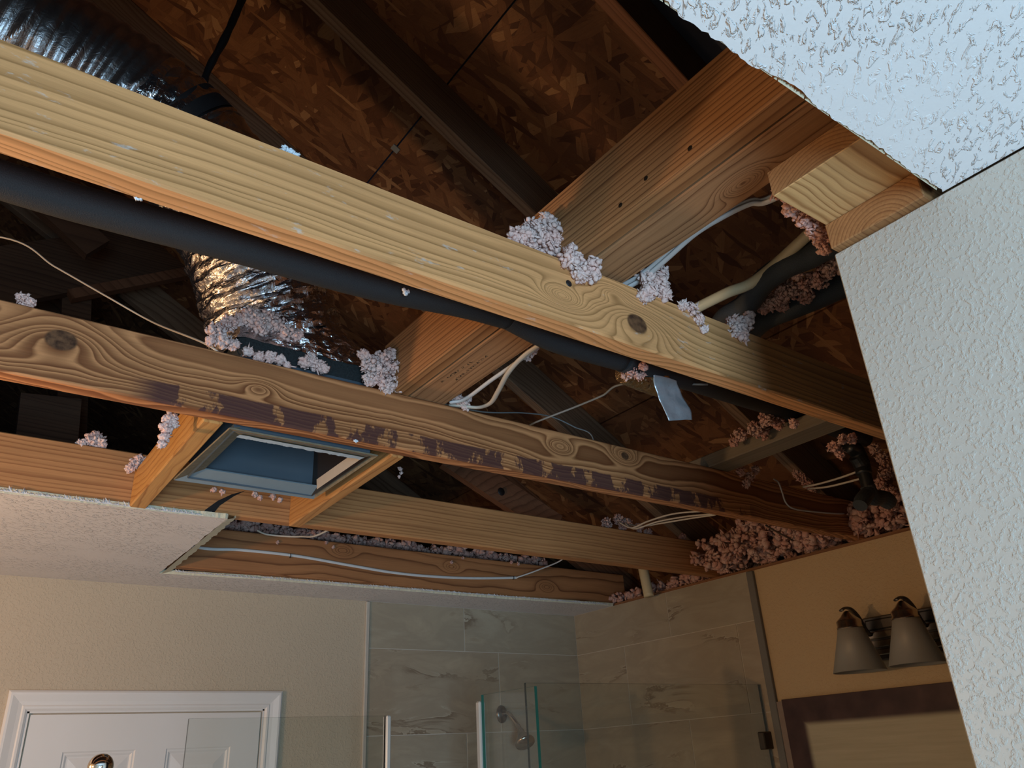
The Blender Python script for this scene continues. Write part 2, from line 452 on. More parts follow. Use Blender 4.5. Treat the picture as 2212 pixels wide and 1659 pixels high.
def fluff_mat(name, a, b):
    t = NT(name)
    n = t.noise(t.pos, 110, 5, .7); n2 = t.noise(t.pos, 28, 3)
    c = t.mix(t.ss(n2, .35, .65), a, b)
    c = t.mix(1, c, t.ramp(n, [(.25, .66), (.65, 1.0)]), 'MULTIPLY')
    t.bump(n, .002)
    return t.fin(c, .95, spec=.05, Subsurface_Weight=.0)


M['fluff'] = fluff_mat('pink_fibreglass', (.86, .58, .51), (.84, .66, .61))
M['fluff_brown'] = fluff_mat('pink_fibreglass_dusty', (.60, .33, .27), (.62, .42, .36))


def glass():
    t = NT('shower_glass')
    t.fin((.86, .93, .90), .02, spec=.5, Transmission_Weight=1.0, IOR=1.45)
    return t.m


def thin_glass():
    m = bpy.data.materials.new('shower_glass_pane'); m.use_nodes = True; nt = m.node_tree; n = nt.nodes; n.clear()
    out = n.new('ShaderNodeOutputMaterial'); mx = n.new('ShaderNodeMixShader'); tr = n.new('ShaderNodeBsdfTransparent'); gl = n.new('ShaderNodeBsdfGlossy')
    fr = n.new('ShaderNodeFresnel'); fr.inputs[0].default_value = 1.5
    g = n.new('ShaderNodeNewGeometry'); mi = n.new('ShaderNodeMapRange'); mi.inputs[3].default_value = 1.45; mi.inputs[4].default_value = 1 / 1.45
    nt.links.new(g.outputs['Backfacing'], mi.inputs[0]); nt.links.new(mi.outputs[0], fr.inputs[0])
    tr.inputs[0].default_value = (.96, .975, .965, 1); gl.inputs['Roughness'].default_value = .03
    nt.links.new(fr.outputs[0], mx.inputs[0]); nt.links.new(tr.outputs[0], mx.inputs[1]); nt.links.new(gl.outputs[0], mx.inputs[2]); nt.links.new(mx.outputs[0], out.inputs[0])
    return m


M['glass'] = thin_glass()
M['glass_edge'] = plain('glass_edge_dark', (.02, .03, .028), .2)
M['glass_green'] = plain('glass_edge_green', (.01, .16, .12), .15)


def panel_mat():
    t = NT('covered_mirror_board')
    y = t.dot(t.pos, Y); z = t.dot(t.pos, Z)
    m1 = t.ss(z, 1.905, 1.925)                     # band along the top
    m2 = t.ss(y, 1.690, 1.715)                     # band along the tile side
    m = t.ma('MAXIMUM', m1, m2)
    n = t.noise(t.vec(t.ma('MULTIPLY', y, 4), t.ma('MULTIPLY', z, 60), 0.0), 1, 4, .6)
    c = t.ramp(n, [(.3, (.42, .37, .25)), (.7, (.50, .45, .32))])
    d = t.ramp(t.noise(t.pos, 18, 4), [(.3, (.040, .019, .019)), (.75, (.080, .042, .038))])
    c = t.mix(m, c, d)  # soft-edged dark brown bands mixed into the pale board colour
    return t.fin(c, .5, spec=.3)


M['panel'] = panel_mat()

# ================================================================ SETTING
ZB = 2.453
XR, YB = 2.443, 2.831


def S(o, label=None):
    o['kind'] = 'structure'
    if label: o['label'] = label
    return o


S(boxo('floor', -1.45, 2.6, -2.0, 2.95, -.10, 0, M['floor']), 'grey bathroom floor')
wb = S(boxo('wall_back', -1.45, 2.55, YB + .008, YB + .11, 0, 2.44, M['wall']), 'beige wall behind the white door and the shower')
wr = S(boxo('wall_right', XR + .004, XR + .11, -.0, YB + .008, 0, 2.44, M['wall_tan']), 'tan painted wall with tiles at its far end')
S(boxo('wall_near', .878, .985, -2.0, .432, 0, 2.4385, M['wall_near'], bev=.002), 'pale orange-peel wall filling the right of the view')
S(boxo('wall_left', -1.45, -1.35, -2.0, 2.83, 0, 2.44, M['wall']), 'beige wall to the left')
bm = bmesh.new(); box(bm, -1.35, .3155, YB, YB + .008, 0, 2.44); box(bm, 1.0205, 1.40, YB, YB + .008, 0, 2.44); box(bm, .3155, 1.0205, YB, YB + .008, 2.0565, 2.44)
S(obj('trim_1', bm, M['wall']), 'beige painted drywall skin around the door')
wbp = boxo('grout_bed', 1.40, XR + .004, YB - .0025, YB + .0079, 0, 2.44, M['grout'], wb)
wrp = boxo('grout_bed', XR - .0025, XR + .0039, 1.832, YB, 0, 2.44, M['grout'], wr)


def jag_poly(name, outline, z0, z1, m, flare=0.0, amp=.0035, kind='structure', step=.006, jag=None, seed=1):
    """flat slab with ragged cut edges; jag = set of edge indices that are torn"""
    rnd = random.Random(seed); pts = []; fl = []
    for i in range(len(outline)):
        a = Vector(outline[i]).to_3d(); b = Vector(outline[(i + 1) % len(outline)]).to_3d()
        L = (b - a).length; torn = jag is None or i in jag
        k = max(1, int(L / step)) if torn else 1
        nrm = Vector(((b - a).y, -(b - a).x, 0)).normalized()
        for j in range(k):
            p = a.lerp(b, j / k)
            if torn and j: p = p + nrm * (noise.noise(Vector((p.x * 16, p.y * 16, seed))) * amp * 2.2 + rnd.uniform(-1, 1) * amp * .45)
            pts.append(p); fl.append(nrm * (flare if torn else 0))
    bm = bmesh.new()
    lo = [bm.verts.new((p.x, p.y, z0)) for p in pts]
    hi = [bm.verts.new((p.x + f.x + rnd.uniform(-1, 1) * flare * .3, p.y + f.y, z1)) for p, f in zip(pts, fl)]
    n = len(pts)
    fb = bm.faces.new(lo); ft = bm.faces.new(hi[::-1]); sides = []
    for i in range(n):
        j = (i + 1) % n
        sides.append(bm.faces.new((lo[j], lo[i], hi[i], hi[j])))
    bmesh.ops.triangulate(bm, faces=[fb, ft])
    bmesh.ops.recalc_face_normals(bm, faces=bm.faces[:])
    me = bpy.data.meshes.new(name); me.materials.append(m); me.materials.append(M['gypsum'])
    for f in bm.faces:
        if abs(f.normal.z) < .9: f.material_index = 1
    bm.to_mesh(me); bm.free()
    return link(name, me)


near = jag_poly('ceiling', [(.878, -2.0), (.878, .284), (-1.35, .290), (-1.35, -2.0)], 2.44, ZB - .0005, M['ceil_near'], flare=-.005, amp=.0032, jag={1}, seed=3)
S(near, 'bright blue-white textured ceiling with a ragged cut edge')
# the piece of ceiling left at the far left, with the strip along the back wall
far = jag_poly('ceiling', [(-1.35, 1.985), (-1.35, YB), (.580, YB), (.580, 2.640), (.576, 1.968), (.34, 1.980)],
               2.44, ZB - .0005, M['ceil_far'], flare=-.002, amp=.002, jag={3, 4, 5}, seed=11)
far2 = jag_poly('ceiling_strip', [(.5802, YB), (XR, YB), (XR, 2.565), (1.80, 2.600), (.89, 2.612), (.5802, 2.640)],
                2.4400, ZB - .0005, M['ceil_far'], flare=-.002, amp=.002, jag={2, 3, 4}, seed=12)
far2.parent = far
S(far, 'textured off-white ceiling remnant above the door')
# bevelled gypsum core along the cut
bm = bmesh.new()
rnd = random.Random(5); prev = None
for i in range(90):
    t = i / 89; y = 1.972 + t * .668; x = .5755 + t * .0125
    wd = .024 + .008 * noise.noise(Vector((y * 30, 0, 0))) + rnd.uniform(0, .002)
    a = bm.verts.new((x - .001, y, 2.4395)); b = bm.verts.new((x + wd, y + .003, 2.4475)); c = bm.verts.new((x + wd * .9, y, ZB - .0003))
    if prev: bm.faces.new((prev[0], a, b, prev[1])); bm.faces.new((prev[1], b, c, prev[2]))
    prev = (a, b, c)
obj('cut_edge', bm, M['gypsum'], far)


def fringe(name, x0, x1, y, parent, mat, n, hmax, zb=2.441, seed=1, dy=-.003):
    """ragged torn strip standing up the joist face along a ceiling cut"""
    rnd = random.Random(seed); bm = bmesh.new()
    for i in range(n):
        x = x0 + (x1 - x0) * (i + rnd.random()) / n; yy = y(x) if callable(y) else y
        big = .5 + .5 * noise.noise(Vector((x * 14, seed, 0)))
        h = .004 + hmax * big * rnd.random() ** 1.5; wd = rnd.uniform(.0015, .005); lean = rnd.uniform(.0, .012) * (h / .02)
        a = bm.verts.new((x - wd, yy + dy, zb)); b = bm.verts.new((x + wd, yy + dy, zb))
        c = bm.verts.new((x - lean + rnd.uniform(-.002, .002), yy + dy * .4, zb + h)); d = bm.verts.new((x, yy + dy - .003, zb + h * .35))
        bm.faces.new((a, d, c)); bm.faces.new((d, b, c)); bm.faces.new((a, b, d))
    o = obj(name, bm, mat, parent); o['kind'] = 'stuff'; return o


fringe('torn_edge', -1.0, .57, 1.974, far, M['plaster'], 520, .020, seed=2)
fringe('torn_edge', .62, 2.40, lambda x: (2.628 if x < .89 else 2.612) - max(0, x - .89) * .022 - .020, far, M['plaster'], 520, .010, seed=4, dy=-.004)
fringe('torn_edge', .36, .87, .2855, near, M['paper'], 110, .007, zb=2.4405, seed=6, dy=.001)

# tiles --------------------------------------------------------------
rows = [(2.2675, 2.4385), (1.962, 2.2645), (1.657, 1.959), (1.352, 1.654), (1.047, 1.349), (.742, 1.044), (.437, .739), (.132, .434), (.002, .129)]
for i, (z0, z1) in enumerate(rows):
    xs = [1.403, 1.837, 2.4405] if i % 2 == 0 else [1.403, 2.004, 2.4405]
    for a, b in zip(xs[:-1], xs[1:]):
        boxo('tile', a + .0015, b - .0015, YB - .0045, YB + .005, z0, z1, M['tile'], wb, bev=.0008)
    ys = {0: [2.8265, 2.249, 1.836], 1: [2.8265, 2.52, 1.921, 1.836], 2: [2.8265, 2.213, 1.836]}[i if i < 3 else (1 if i % 2 else 2)]
    for a, b in zip(ys[:-1], ys[1:]):
        boxo('tile', XR - .0045, XR + .003, b + .0015, a - .0015, z0, z1, M['tile'], wr, bev=.0008)
boxo('tile_edge', 1.386, 1.4025, YB - .012, YB + .004, 0, 2.438, M['edge_pale'], wb, bev=.003)
boxo('tile_edge', XR - .010, XR + .004, 1.806, 1.8355, 0, 2.438, M['edge_dark'], wr, bev=.002)

# top plates on the walls ---------------------------------------------
S(boxo('trim_2', XR + .012, XR + .10, .43, YB + .1, 2.4405, ZB - .0003, M['plate']), 'brown top plate edge along the right wall')
S(boxo('trim_3', -1.45, XR + .010, YB + .012, YB + .10, 2.4405, ZB - .0003, M['plate']), 'brown top plate on the back wall')

# door -----------------------------------------------------------------
door = thing('door_1', None, None); S(door, 'white panelled door with moulded casing, left of the shower')
prof = [(0, .0), (0, .012), (.006, .017), (.012, .017), (.018, .015), (.030, .011), (.040, .009), (.044, .011), (.050, .0105), (.0565, .006), (.057, .0)]   # from outer edge inwards: (inset, depth)
ox0, ox1, ozt = .259, 1.077, 2.112


def casing(name, seg):
    v = []; f = []
    for ins, d in prof:
        if seg == 'top': a = (ox0 + ins, YB - d, ozt - ins); b = (ox1 - ins, YB - d, ozt - ins)
        elif seg == 'left': a = (ox0 + ins, YB - d, 0); b = (ox0 + ins, YB - d, ozt - ins)
        else: a = (ox1 - ins, YB - d, ozt - ins); b = (ox1 - ins, YB - d, 0)
        v += [a, b]
    for i in range(len(prof) - 1): f.append((2 * i, 2 * i + 2, 2 * i + 3, 2 * i + 1))
    return pyd(name, v, f, M['trimpaint'], door)


for s in ('left', 'top', 'right'): casing('casing', s)
# jamb and stop, then the slab, recessed slightly behind the wall face
bm = bmesh.new()
box(bm, .316, .322, YB - .004, YB + .007, 0, 2.055); box(bm, 1.014, 1.020, YB - .004, YB + .007, 0, 2.055); box(bm, .316, 1.020, YB - .004, YB + .007, 2.050, 2.056)
obj('jamb', bm, M['trimpaint'], door)
slab = bmesh.new()
# slab front built as grid with recessed panels
dx0, dx1, dzt = .3265, 1.0095, 2.046
pan = [(.427, .627, 1.60, 1.944), (.717, .917, 1.60, 1.944), (.427, .627, .95, 1.48), (.717, .917, .95, 1.48), (.427, .627, .22, .83), (.717, .917, .22, .83)]
xs = [dx0, .427, .627, .717, .917, dx1]; zs = [.012, .22, .83, .95, 1.48, 1.60, 1.944, dzt]
yf = YB - .0015
for i in range(5):
    for j in range(7):
        if i in (1, 3) and j in (1, 3, 5): continue
        q = [slab.verts.new((x, yf, z)) for x, z in ((xs[i], zs[j]), (xs[i + 1], zs[j]), (xs[i + 1], zs[j + 1]), (xs[i], zs[j + 1]))]
        slab.faces.new(q)
bmesh.ops.remove_doubles(slab, verts=slab.verts[:], dist=.0001)
leaf = obj('door_leaf', slab, M['trimpaint'], door)
levels = [(0, 0), (.004, .003), (.008, .003), (.014, .0065), (.018, .0065), (.050, .0015), (.052, .0015)]
for (a, b, c, d) in pan:
    v = []; f = []
    for ins, dep in levels:
        for x, z in ((a + ins, c + ins), (b - ins, c + ins), (b - ins, d - ins), (a + ins, d - ins)): v.append((x, yf + dep, z))
    for i in range(len(levels) - 1):
        for j in range(4): f.append((4 * i + j, 4 * i + (j + 1) % 4, 4 * i + 4 + (j + 1) % 4, 4 * i + 4 + j))
    n = 4 * (len(levels) - 1); f.append((n, n + 1, n + 2, n + 3))
    pyd('panel', v, f, M['trimpaint'], leaf)
lathe('door_knob', [(0, .062), (.016, .06), (.026, .048), (.027, .036), (.018, .026), (.011, .02), (.012, .008), (.032, .006), (.033, 0)], (.385, yf, .92), (0, -1, 0), M['steel'], door)

# roof -------------------------------------------------------------------
ZE = 2.55; TN = math.tan(math.radians(30.26)); RD = .14


def zr(x, off=0.0): return ZE + TN * (2.44 - x) + off


def slope_box(name, xa, xb, y0, y1, o0, o1, m, parent=None, bev=0):
    """board lying in the roof slope from xa to xb (plan); o0,o1 = offsets normal to the slope above the rafter underside"""
    v = []
    for x in (xa, xb):
        for y in (y0, y1):
            for o in (o0, o1): v.append((x + sn * o, y, zr(x) + cs * o))
    bm = bmesh.new(); vs = [bm.verts.new(p) for p in v]
    for q in ((0, 1, 3, 2), (4, 6, 7, 5), (0, 4, 5, 1), (2, 3, 7, 6), (0, 2, 6, 4), (1, 5, 7, 3)): bm.faces.new([vs[i] for i in q])
    if bev: bmesh.ops.bevel(bm, geom=bm.edges[:], offset=bev, segments=1, affect='EDGES')
    return obj(name, bm, m, parent)


roof = thing('roof_deck', 'brown strand board roof deck seen from below, black seams between panels', 'roof')
roof['kind'] = 'structure'; del roof['category']
xsr = [-1.75, -1.283, -.229, .825, 1.879, 2.75]
yj = [[.822, 2.03, 4.45, 6.0], [.822, 1.42, 3.86, 6.0]]
for i in range(5):
    yy = yj[i % 2]
    for a, b in zip(yy[:-1], yy[1:]):
        slope_box('strand_board', xsr[i] + .0022, xsr[i + 1] - .0022, a + .0015, b - .0015, RD + .0005, RD + .0125, M['osb'], roof)
slope_box('shaded_void_sheet', -1.75, 2.75, -1.2, .820, RD + .0005, RD + .006, M['dark_sheet'], roof)  # dark sheet added to stand for the shaded void in the roof
slope_box('felt_backing', -1.75, 2.75, .822, 6.0, RD + .016, RD + .020, M['dark_sheet'], roof)
hc = at(815, 268, z=3.50)
rf_labels = [('rafter_red', .8135, 'reddish roof rafter bordering the black void at top centre'),
             ('rafter', 1.4005, 'long grey-brown roof rafter running down to the pink clump on the double beam'),
             ('rafter', 2.0135, 'dark roof rafter behind the black strap'),
             ('rafter_red', 2.6235, 'roof rafter with a dark knot seen beneath the second joist'),
             ('rafter', 3.24, 'far roof rafter deep in the dark attic'), ('rafter', 3.85, 'farthest roof rafter beyond the back wall')]
for mname, y0, lab in rf_labels:
    o = slope_box('roof_rafter', -1.7, 2.62, y0, y0 + .038, 0, RD, M[mname], None, bev=.002)
    tag(o, lab, 'rafter', 'roof rafters under the strand board')
# panel clip on the seam
o = slope_box('panel_clip', .815, .837, 1.70, 1.722, RD - .004, RD - .001, M['cable_grey']); tag(o, 'small grey metal clip bridging the black seam of the roof boards', 'clip')

# ================================================================ JOISTS
JX0, JX1 = -1.6, 2.545


def board(name, x0, x1, y0, y1, z0, z1, m, label, cat, group=None, bev=.003, parent=None):
    o = boxo(name, x0, x1, y0, y1, z0, z1, m, parent, bev)
    if label: tag(o, label, cat, group)
    return o


G = 'exposed ceiling joists'
j1 = board('ceiling_joist', JX0, JX1, .775, .8130, ZB, ZB + .119, M['joist_a'], 'nearest and palest ceiling joist, with a round knot and swirling grain', 'joist', G)
j2 = board('ceiling_joist', JX0, JX1, 1.362, 1.4000, ZB, ZB + .126, M['joist_b'], 'second ceiling joist, with dark knot at left and purple-brown stains along its lower edge', 'joist', G)
j3 = board('ceiling_joist', JX0, JX1, 1.975, 2.0130, ZB, ZB + .125, M['joist_c'], 'third ceiling joist, with a dark split beside the metal vent box', 'joist', G)
j4 = board('ceiling_joist', JX0, JX1, 2.585, 2.6230, ZB, ZB + .135, M['joist_d'], 'red-brown joist nearest the back wall with white cable stapled to it', 'joist', G)
# dark split in joist 3
sp = [at(*p, y=1.9745) for p in ((432, 1112), (445, 1100), (470, 1082), (500, 1068), (530, 1060), (505, 1072), (475, 1092), (462, 1108), (470, 1116))]
pyd('split', [p + Vector((0, -.0002, 0)) for p in sp] + [p + Vector((0, .0003, 0)) for p in sp], [tuple(range(9)), tuple(range(17, 8, -1))] + [(i, (i + 1) % 9, 9 + (i + 1) % 9, 9 + i) for i in range(9)], M['hole'], j3)
pk = at(1229, 612, y=.7745)
lathe('pitch_plug', [(.0001, .0015), (.0045, .0012), (.006, 0)], pk, (0, -1, 0), M['hole'], j1, k=12)

# double strongback on top of the joists
sb = board('strongback_board', .720, .7580, .05, 1.41, 2.5795, 2.716, M['strong_v'], 'upright board of the double beam crossing above the joists, dense grain, lit orange at top', 'beam', bev=.003)
sf = board('strongback_plank', .7615, .850, .05, 1.41, 2.5795, 2.6175, M['strong_f'], 'flat plank beside the upright board, crossing above the joists with faint black stamp', 'beam', bev=.002)
for px, py in ((1340, 443), (1395, 385), (1490, 320)):
    p = at(px, py, x=.7195)
    lathe('nail_dent', [(.0001, .0004), (.0035, .0003), (.0042, 0)], p, (-1, 0, 0), M['bronze'], sb, k=8)
# faint lettering stamp (illegible strokes)
bm = bmesh.new(); rnd = random.Random(12); p0 = at(948, 826, z=2.579); p1 = at(1030, 772, z=2.579); q0 = at(985, 822, z=2.579); q1 = at(1055, 768, z=2.579)
for (a, b, n) in ((p0, p1, 15), (q0, q1, 13)):
    d = (b - a).normalized(); s = Vector((-d.y, d.x, 0)) if d.x > 0 else Vector((d.y, -d.x, 0)); L = (b - a).length
    for i in range(n):
        if rnd.random() < .15: continue
        c = a + d * (L * i / n); hh = .005
        for k in range(rnd.choice((2, 3))):
            u0 = rnd.choice((0, .5, 1)); w0 = rnd.choice((0, 1)); u1 = rnd.choice((0, .5, 1)); w1 = 1 - w0 if rnd.random() < .7 else w0
            A = c + d * (u0 * L / n * .7) + s * (w0 * hh); B = c + d * (u1 * L / n * .7) + s * (w1 * hh)
            e = (B - A)
            if e.length < .001: continue
            nn = Vector((-e.y, e.x, 0)).normalized() * .0006; zo = Vector((0, 0, .0001))
            bm.faces.new([bm.verts.new(v - Vector((0, 0, .00015 * (k + 1)))) for v in (A - nn, A + nn, B + nn, B - nn)])
o = obj('stamp', bm, M['hole'], sf); o['label'] = 'small illegible black grade stamp in two lines'

# blocking
bl = board('blocking', .346, .384, 1.4025, 1.9735, 2.441, 2.532, M['block_l'], 'fresh orange wooden block left of the metal vent box', 'block', 'wooden blocks beside the vent box')
br = board('blocking', .737, .768, 1.4025, 1.9735, 2.441, 2.532, M['block_r'], 'orange wooden block right of the metal vent box', 'block', 'wooden blocks beside the vent box')
board('cross_plank', 1.728, 1.815, .62, 1.46, 2.5795, 2.6175, M['grey_block'], 'grey weathered plank lying across the tops of the first two joists at right', 'plank')

for o in (bl, br):
    for v_ in o.data.vertices: v_.co.z += .0095 * (1.9735 - v_.co.y) / .571
# plates of the near wall
pu = board('wall_plate', .757, 1.0, .300, .428, 2.4795, 2.517, M['plate_up'], 'upper wall plate jutting out above the near wall corner, pale grained underside', 'plate', bev=.0015)
pe = boxo('sawn_end', .7560, .7567, .3005, .4275, 2.480, 2.5165, M['end_grain'], pu)
pl = board('wall_plate', .866, 1.0, .300, .428, 2.4402, 2.4785, M['end_grain'], 'lower wall plate with ringed sawn end beside the near wall top corner', 'plate', bev=.0015)

# ================================================================ VENT BOOT
boot = thing('vent_boot', 'square sheet metal vent box open at the bottom, between two wooden blocks', 'vent')
bx0, bx1, by0, by1, bz = .397, .706, 1.4040, 1.735, 2.4445


def plate(name, pts, m, parent, th=.0012):
    P = [Vector(p) for p in pts]; n = (P[1] - P[0]).cross(P[2] - P[0]).normalized() * th; k = len(P)
    v = P + [p + n for p in P]
    f = [tuple(range(k - 1, -1, -1)), tuple(range(k, 2 * k))] + [(i, (i + 1) % k, k + (i + 1) % k, k + i) for i in range(k)]
    return pyd(name, v, f, m, parent)


# walls of the box
ix0, ix1, iy0, iy1, izt = .410, .694, 1.418, 1.722, 2.655
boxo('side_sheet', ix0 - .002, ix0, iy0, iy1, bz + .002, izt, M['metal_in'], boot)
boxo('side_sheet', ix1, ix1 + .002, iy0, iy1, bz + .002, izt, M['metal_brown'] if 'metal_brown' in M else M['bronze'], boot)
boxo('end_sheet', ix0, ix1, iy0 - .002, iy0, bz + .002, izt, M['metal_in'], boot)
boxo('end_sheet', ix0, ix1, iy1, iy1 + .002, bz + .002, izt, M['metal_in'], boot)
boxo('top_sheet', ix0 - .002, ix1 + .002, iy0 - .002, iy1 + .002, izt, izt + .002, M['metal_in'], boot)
# rolled flanges (mitred), inner edge lifted
zi = bz + .016
M['metal_brown'] = plain('duct_side_brown', (.075, .065, .055), .6, .1, nscale=12, namp=.3)
o = plate('flange', [(bx0 - .011, by1 + .008, bz), (bx0, by0, bz), (ix0 + .024, iy0 + .005, zi), (ix0 + .024, iy1 - .034, zi)], M['flange_dirty'], boot, .003); o['label'] = 'dusty brown flange'
o = plate('flange', [(bx0, by0, bz), (bx1, by0, bz), (ix1 + .004, iy0 + .030, bz + .008), (ix0 + .024, iy0 + .030, bz + .008)], M['flange_dirty'], boot, .003); o['label'] = 'dusty flange with white paint line'
o = plate('flange', [(bx1, by0, bz), (bx1, by1, bz), (ix1 + .002, iy1 - .034, zi - .006), (ix1 + .004, iy0 + .005, zi - .006)], M['flange_dirty'], boot, .003)
o = plate('flange', [(bx1, by1, bz), (bx0 - .011, by1 + .008, bz), (ix0 + .024, iy1 - .034, zi), (ix1 + .002, iy1 - .034, zi)], M['metal_blue'], boot, .003); o['label'] = 'blue-grey bare metal flange'
# white paint line with ragged drip edge along the near flange
v = []; f = []; N = 90; rnd = random.Random(3)
for i in range(N + 1):
    x = ix0 + .014 + (ix1 - ix0 - .020) * i / N
    v.append((x, iy0 + .010 + .002 * noise.noise(Vector((x * 40, 5, 0))), bz + .0018)); v.append((x, iy0 + .033 + rnd.uniform(0, .0022) + .003 * noise.noise(Vector((x * 60, 0, 0))), bz + .0052))
for i in range(N): f.append((2 * i, 2 * i + 1, 2 * i + 3, 2 * i + 2))
o = pyd('paint_line', v, f, M['flange_white'], boot)
o = plate('inner_lip', [(ix1 + .001, iy0 + .010, bz + .004), (ix1 + .001, iy1 - .030, bz + .004), (ix1 - .004, iy1 - .036, bz + .032), (ix1 - .004, iy0 + .012, bz + .032)], M['edge_pale'], boot, .001)
# insulated casing above the joist
bm = bmesh.new(); box(bm, bx0 + .001, bx1 - .001, 1.4035, 1.735, 2.612, 2.668, .012)
obj('fibre_liner', bm, M['liner'], boot)
# crumpled foil cover draped over the casing, up to the duct collar
nu, nv = 90, 60; v = []; f = []
for i in range(nu + 1):
    for j in range(nv + 1):
        u = i / nu; w_ = j / nv
        th = 2 * math.pi * u
        # rectangle to circle transition
        c, s = math.cos(th), math.sin(th); mx = max(abs(c), abs(s))
        rect = Vector((.551 + c / mx * .158, 1.569 + s / mx * .168, 2.652 + .006 * math.sin(u * 40)))
        circ = Vector((.520 + c * .135, 1.535 + s * .135, 2.745))
        t2 = w_ ** .8
        p = rect.lerp(circ, t2)
        if w_ < .12: p.z = 2.640 + w_ / .12 * .022
        q = p * 26
        p += Vector((c, s, .3)) * (abs(noise.noise(q)) * .010 + abs(noise.noise(q * 2.7)) * .005)
        v.append(p)
for i in range(nu):
    for j in range(nv): a = i * (nv + 1) + j; f.append((a, a + nv + 1, a + nv + 2, a + 1))
pyd('foil_cover', v, f, M['foil'], boot)

# ================================================================ FLEX DUCT
duct = thing('flexible_duct', 'silver foil flexible air duct curving down to the metal vent box', 'duct')
dpts = [(.520, 1.535, 2.72), (.470, 1.515, 2.83), (.405, 1.50, 2.95), (.330, 1.49, 3.06), (.215, 1.49, 3.155), (.06, 1.49, 3.215), (-.12, 1.48, 3.25), (-.32, 1.46, 3.29), (-.62, 1.44, 3.33), (-1.0, 1.42, 3.36)]


def duct_r(s, th, p):
    q = Vector((p.x * 9 + math.cos(th) * 1.1, p.y * 9 + math.sin(th) * 1.1, p.z * 9 + s * 14))
    ring = .5 + .5 * math.sin((s * 40 + th / (2 * math.pi)) * 2 * math.pi)
    low = max(0, 1 - s * 4.2)
    am = .55 + .9 * low
    cr = abs(noise.noise(q)) * .16 + abs(noise.noise(q * 2.6)) * .09 + abs(noise.noise(q * 6.1)) * .02
    base = 1.0 + .06 * low
    if abs(s - .42) < .012: base = .93
    return base + ring * .018 - cr * am * .75


lowp = spline(dpts, 520)[:262:8]; upp = spline(dpts, 520)[200::8]
tube('foil_jacket', lowp, .142, M['foil'], duct, n=300, k=120, rf=lambda s, th, p: duct_r(s * .5, th, p), smooth=False, caps=False)
o = tube('foil_jacket', upp, .1435, M['sleeve'], duct, n=320, k=120, rf=lambda s, th, p: .975 + .015 * math.sin((s * 30 + th / 6.283) * 6.283) - (.30 + .7 * max(0, -math.cos(th - .6))) * (abs(noise.noise(p * 8 + Vector((0, 0, math.cos(th))))) * .12 + abs(noise.noise(p * 22)) * .06), smooth=False, caps=False)
o['label'] = 'darker smoother upper length of the foil jacket'
ds = spline(dpts, 520); k0 = int(.425 * 520); band = ds[k0 - 11:k0 + 11:7]
strap = thing('duct_strap', 'black strap looped round the foil duct and tied up to the roof', 'strap')
tube('loop', band, .1425, M['strap'], strap, n=10, k=60, rf=lambda s, th, p: .985 + .01 * noise.noise(p * 60), smooth=True, caps=False)
kp = at(432, 205, y=1.45)
tube('tail', [kp, at(450, 150, y=1.45), at(487, 80, y=1.44), at(522, 0, y=1.43), (.345, 1.42, 3.80)], .019, M['strap'], strap, rb=.009, n=60, k=10, rf=lambda s, th, p: 1 + .25 * noise.noise(p * 30))
lathe('knot', [(.002, -.02), (.017, -.012), (.021, 0), (.016, .013), (.003, .02)], kp + Vector((.0, -.0, -.004)), (1, .3, .8), M['strap'], strap, k=14)
tube('band_end', [at(345, 205, y=1.38), at(385, 190, y=1.40), at(425, 200, y=1.43)], .016, M['strap'], strap, rb=.008, n=16, k=10)

# ================================================================ PIPES
def pt(px, py, **k): return at(px, py, **k)


pp = [Vector((-1.2, .925, 2.512)), Vector((-.82, .925, 2.512)), Vector((-.42, .925, 2.512)), pt(0, 388, z=2.512), pt(250, 462, z=2.512), pt(500, 528, z=2.508), pt(800, 612, z=2.506), pt(1000, 654, z=2.508), pt(1095, 680, z=2.515), pt(1200, 732, z=2.503), pt(1345, 775, z=2.498), pt(1420, 798, z=2.515), pt(1500, 822, z=2.545), pt(1600, 855, z=2.595), pt(1700, 888, z=2.645), (2.15, 1.115, 2.66)]
fp = thing('insulated_pipe', 'black foam covered pipe running along behind the nearest joist', 'pipe')
tube('foam_sleeve', pp[:9], .0240, M['foam'], fp, n=80, k=20)
tube('foam_sleeve', pp[8:11], .0235, M['foam'], fp, n=30, k=20)
tube('foam_sleeve', pp[10:], .0245, M['foam'], fp, n=50, k=20)
# taped joint with hanging tape
tj = thing('tape_wrap', 'gold and silver tape wrapped round the pipe joint with a loose tail hanging', 'tape')
tube('wrap', [pt(1350, 800, z=2.497), pt(1385, 815, z=2.495), pt(1425, 828, z=2.494)], .026, M['foil_brown'], tj, n=40, k=26, rf=lambda s, th, p: 1.0 + .12 * noise.noise(p * 40) + .06 * noise.noise(p * 90), smooth=False)
v = []; f = []
A0, A1, B0, B1, C0, C1 = pt(1412, 808, y=.885), pt(1462, 822, y=.885), pt(1427, 865, y=.90), pt(1480, 858, y=.90), pt(1441, 911, y=.905), pt(1492, 908, y=.905)
nu, nv = 24, 14
for i in range(nu + 1):
    t = i / nu
    L = (A0.lerp(B0, t * 2) if t < .5 else B0.lerp(C0, t * 2 - 1)); Rr = (A1.lerp(B1, t * 2) if t < .5 else B1.lerp(C1, t * 2 - 1))
    for j in range(nv + 1):
        p = L.lerp(Rr, j / nv); p.y += .006 * noise.noise(p * 35) + .004 * math.sin(t * 5); v.append(p)
for i in range(nu):
    for j in range(nv): a = i * (nv + 1) + j; f.append((a, a + 1, a + nv + 2, a + nv + 1))
o = pyd('loose_tail', v, f, M['foil_tape'], tj, True)
mod = o.modifiers.new('t', 'SOLIDIFY'); mod.thickness = .0008
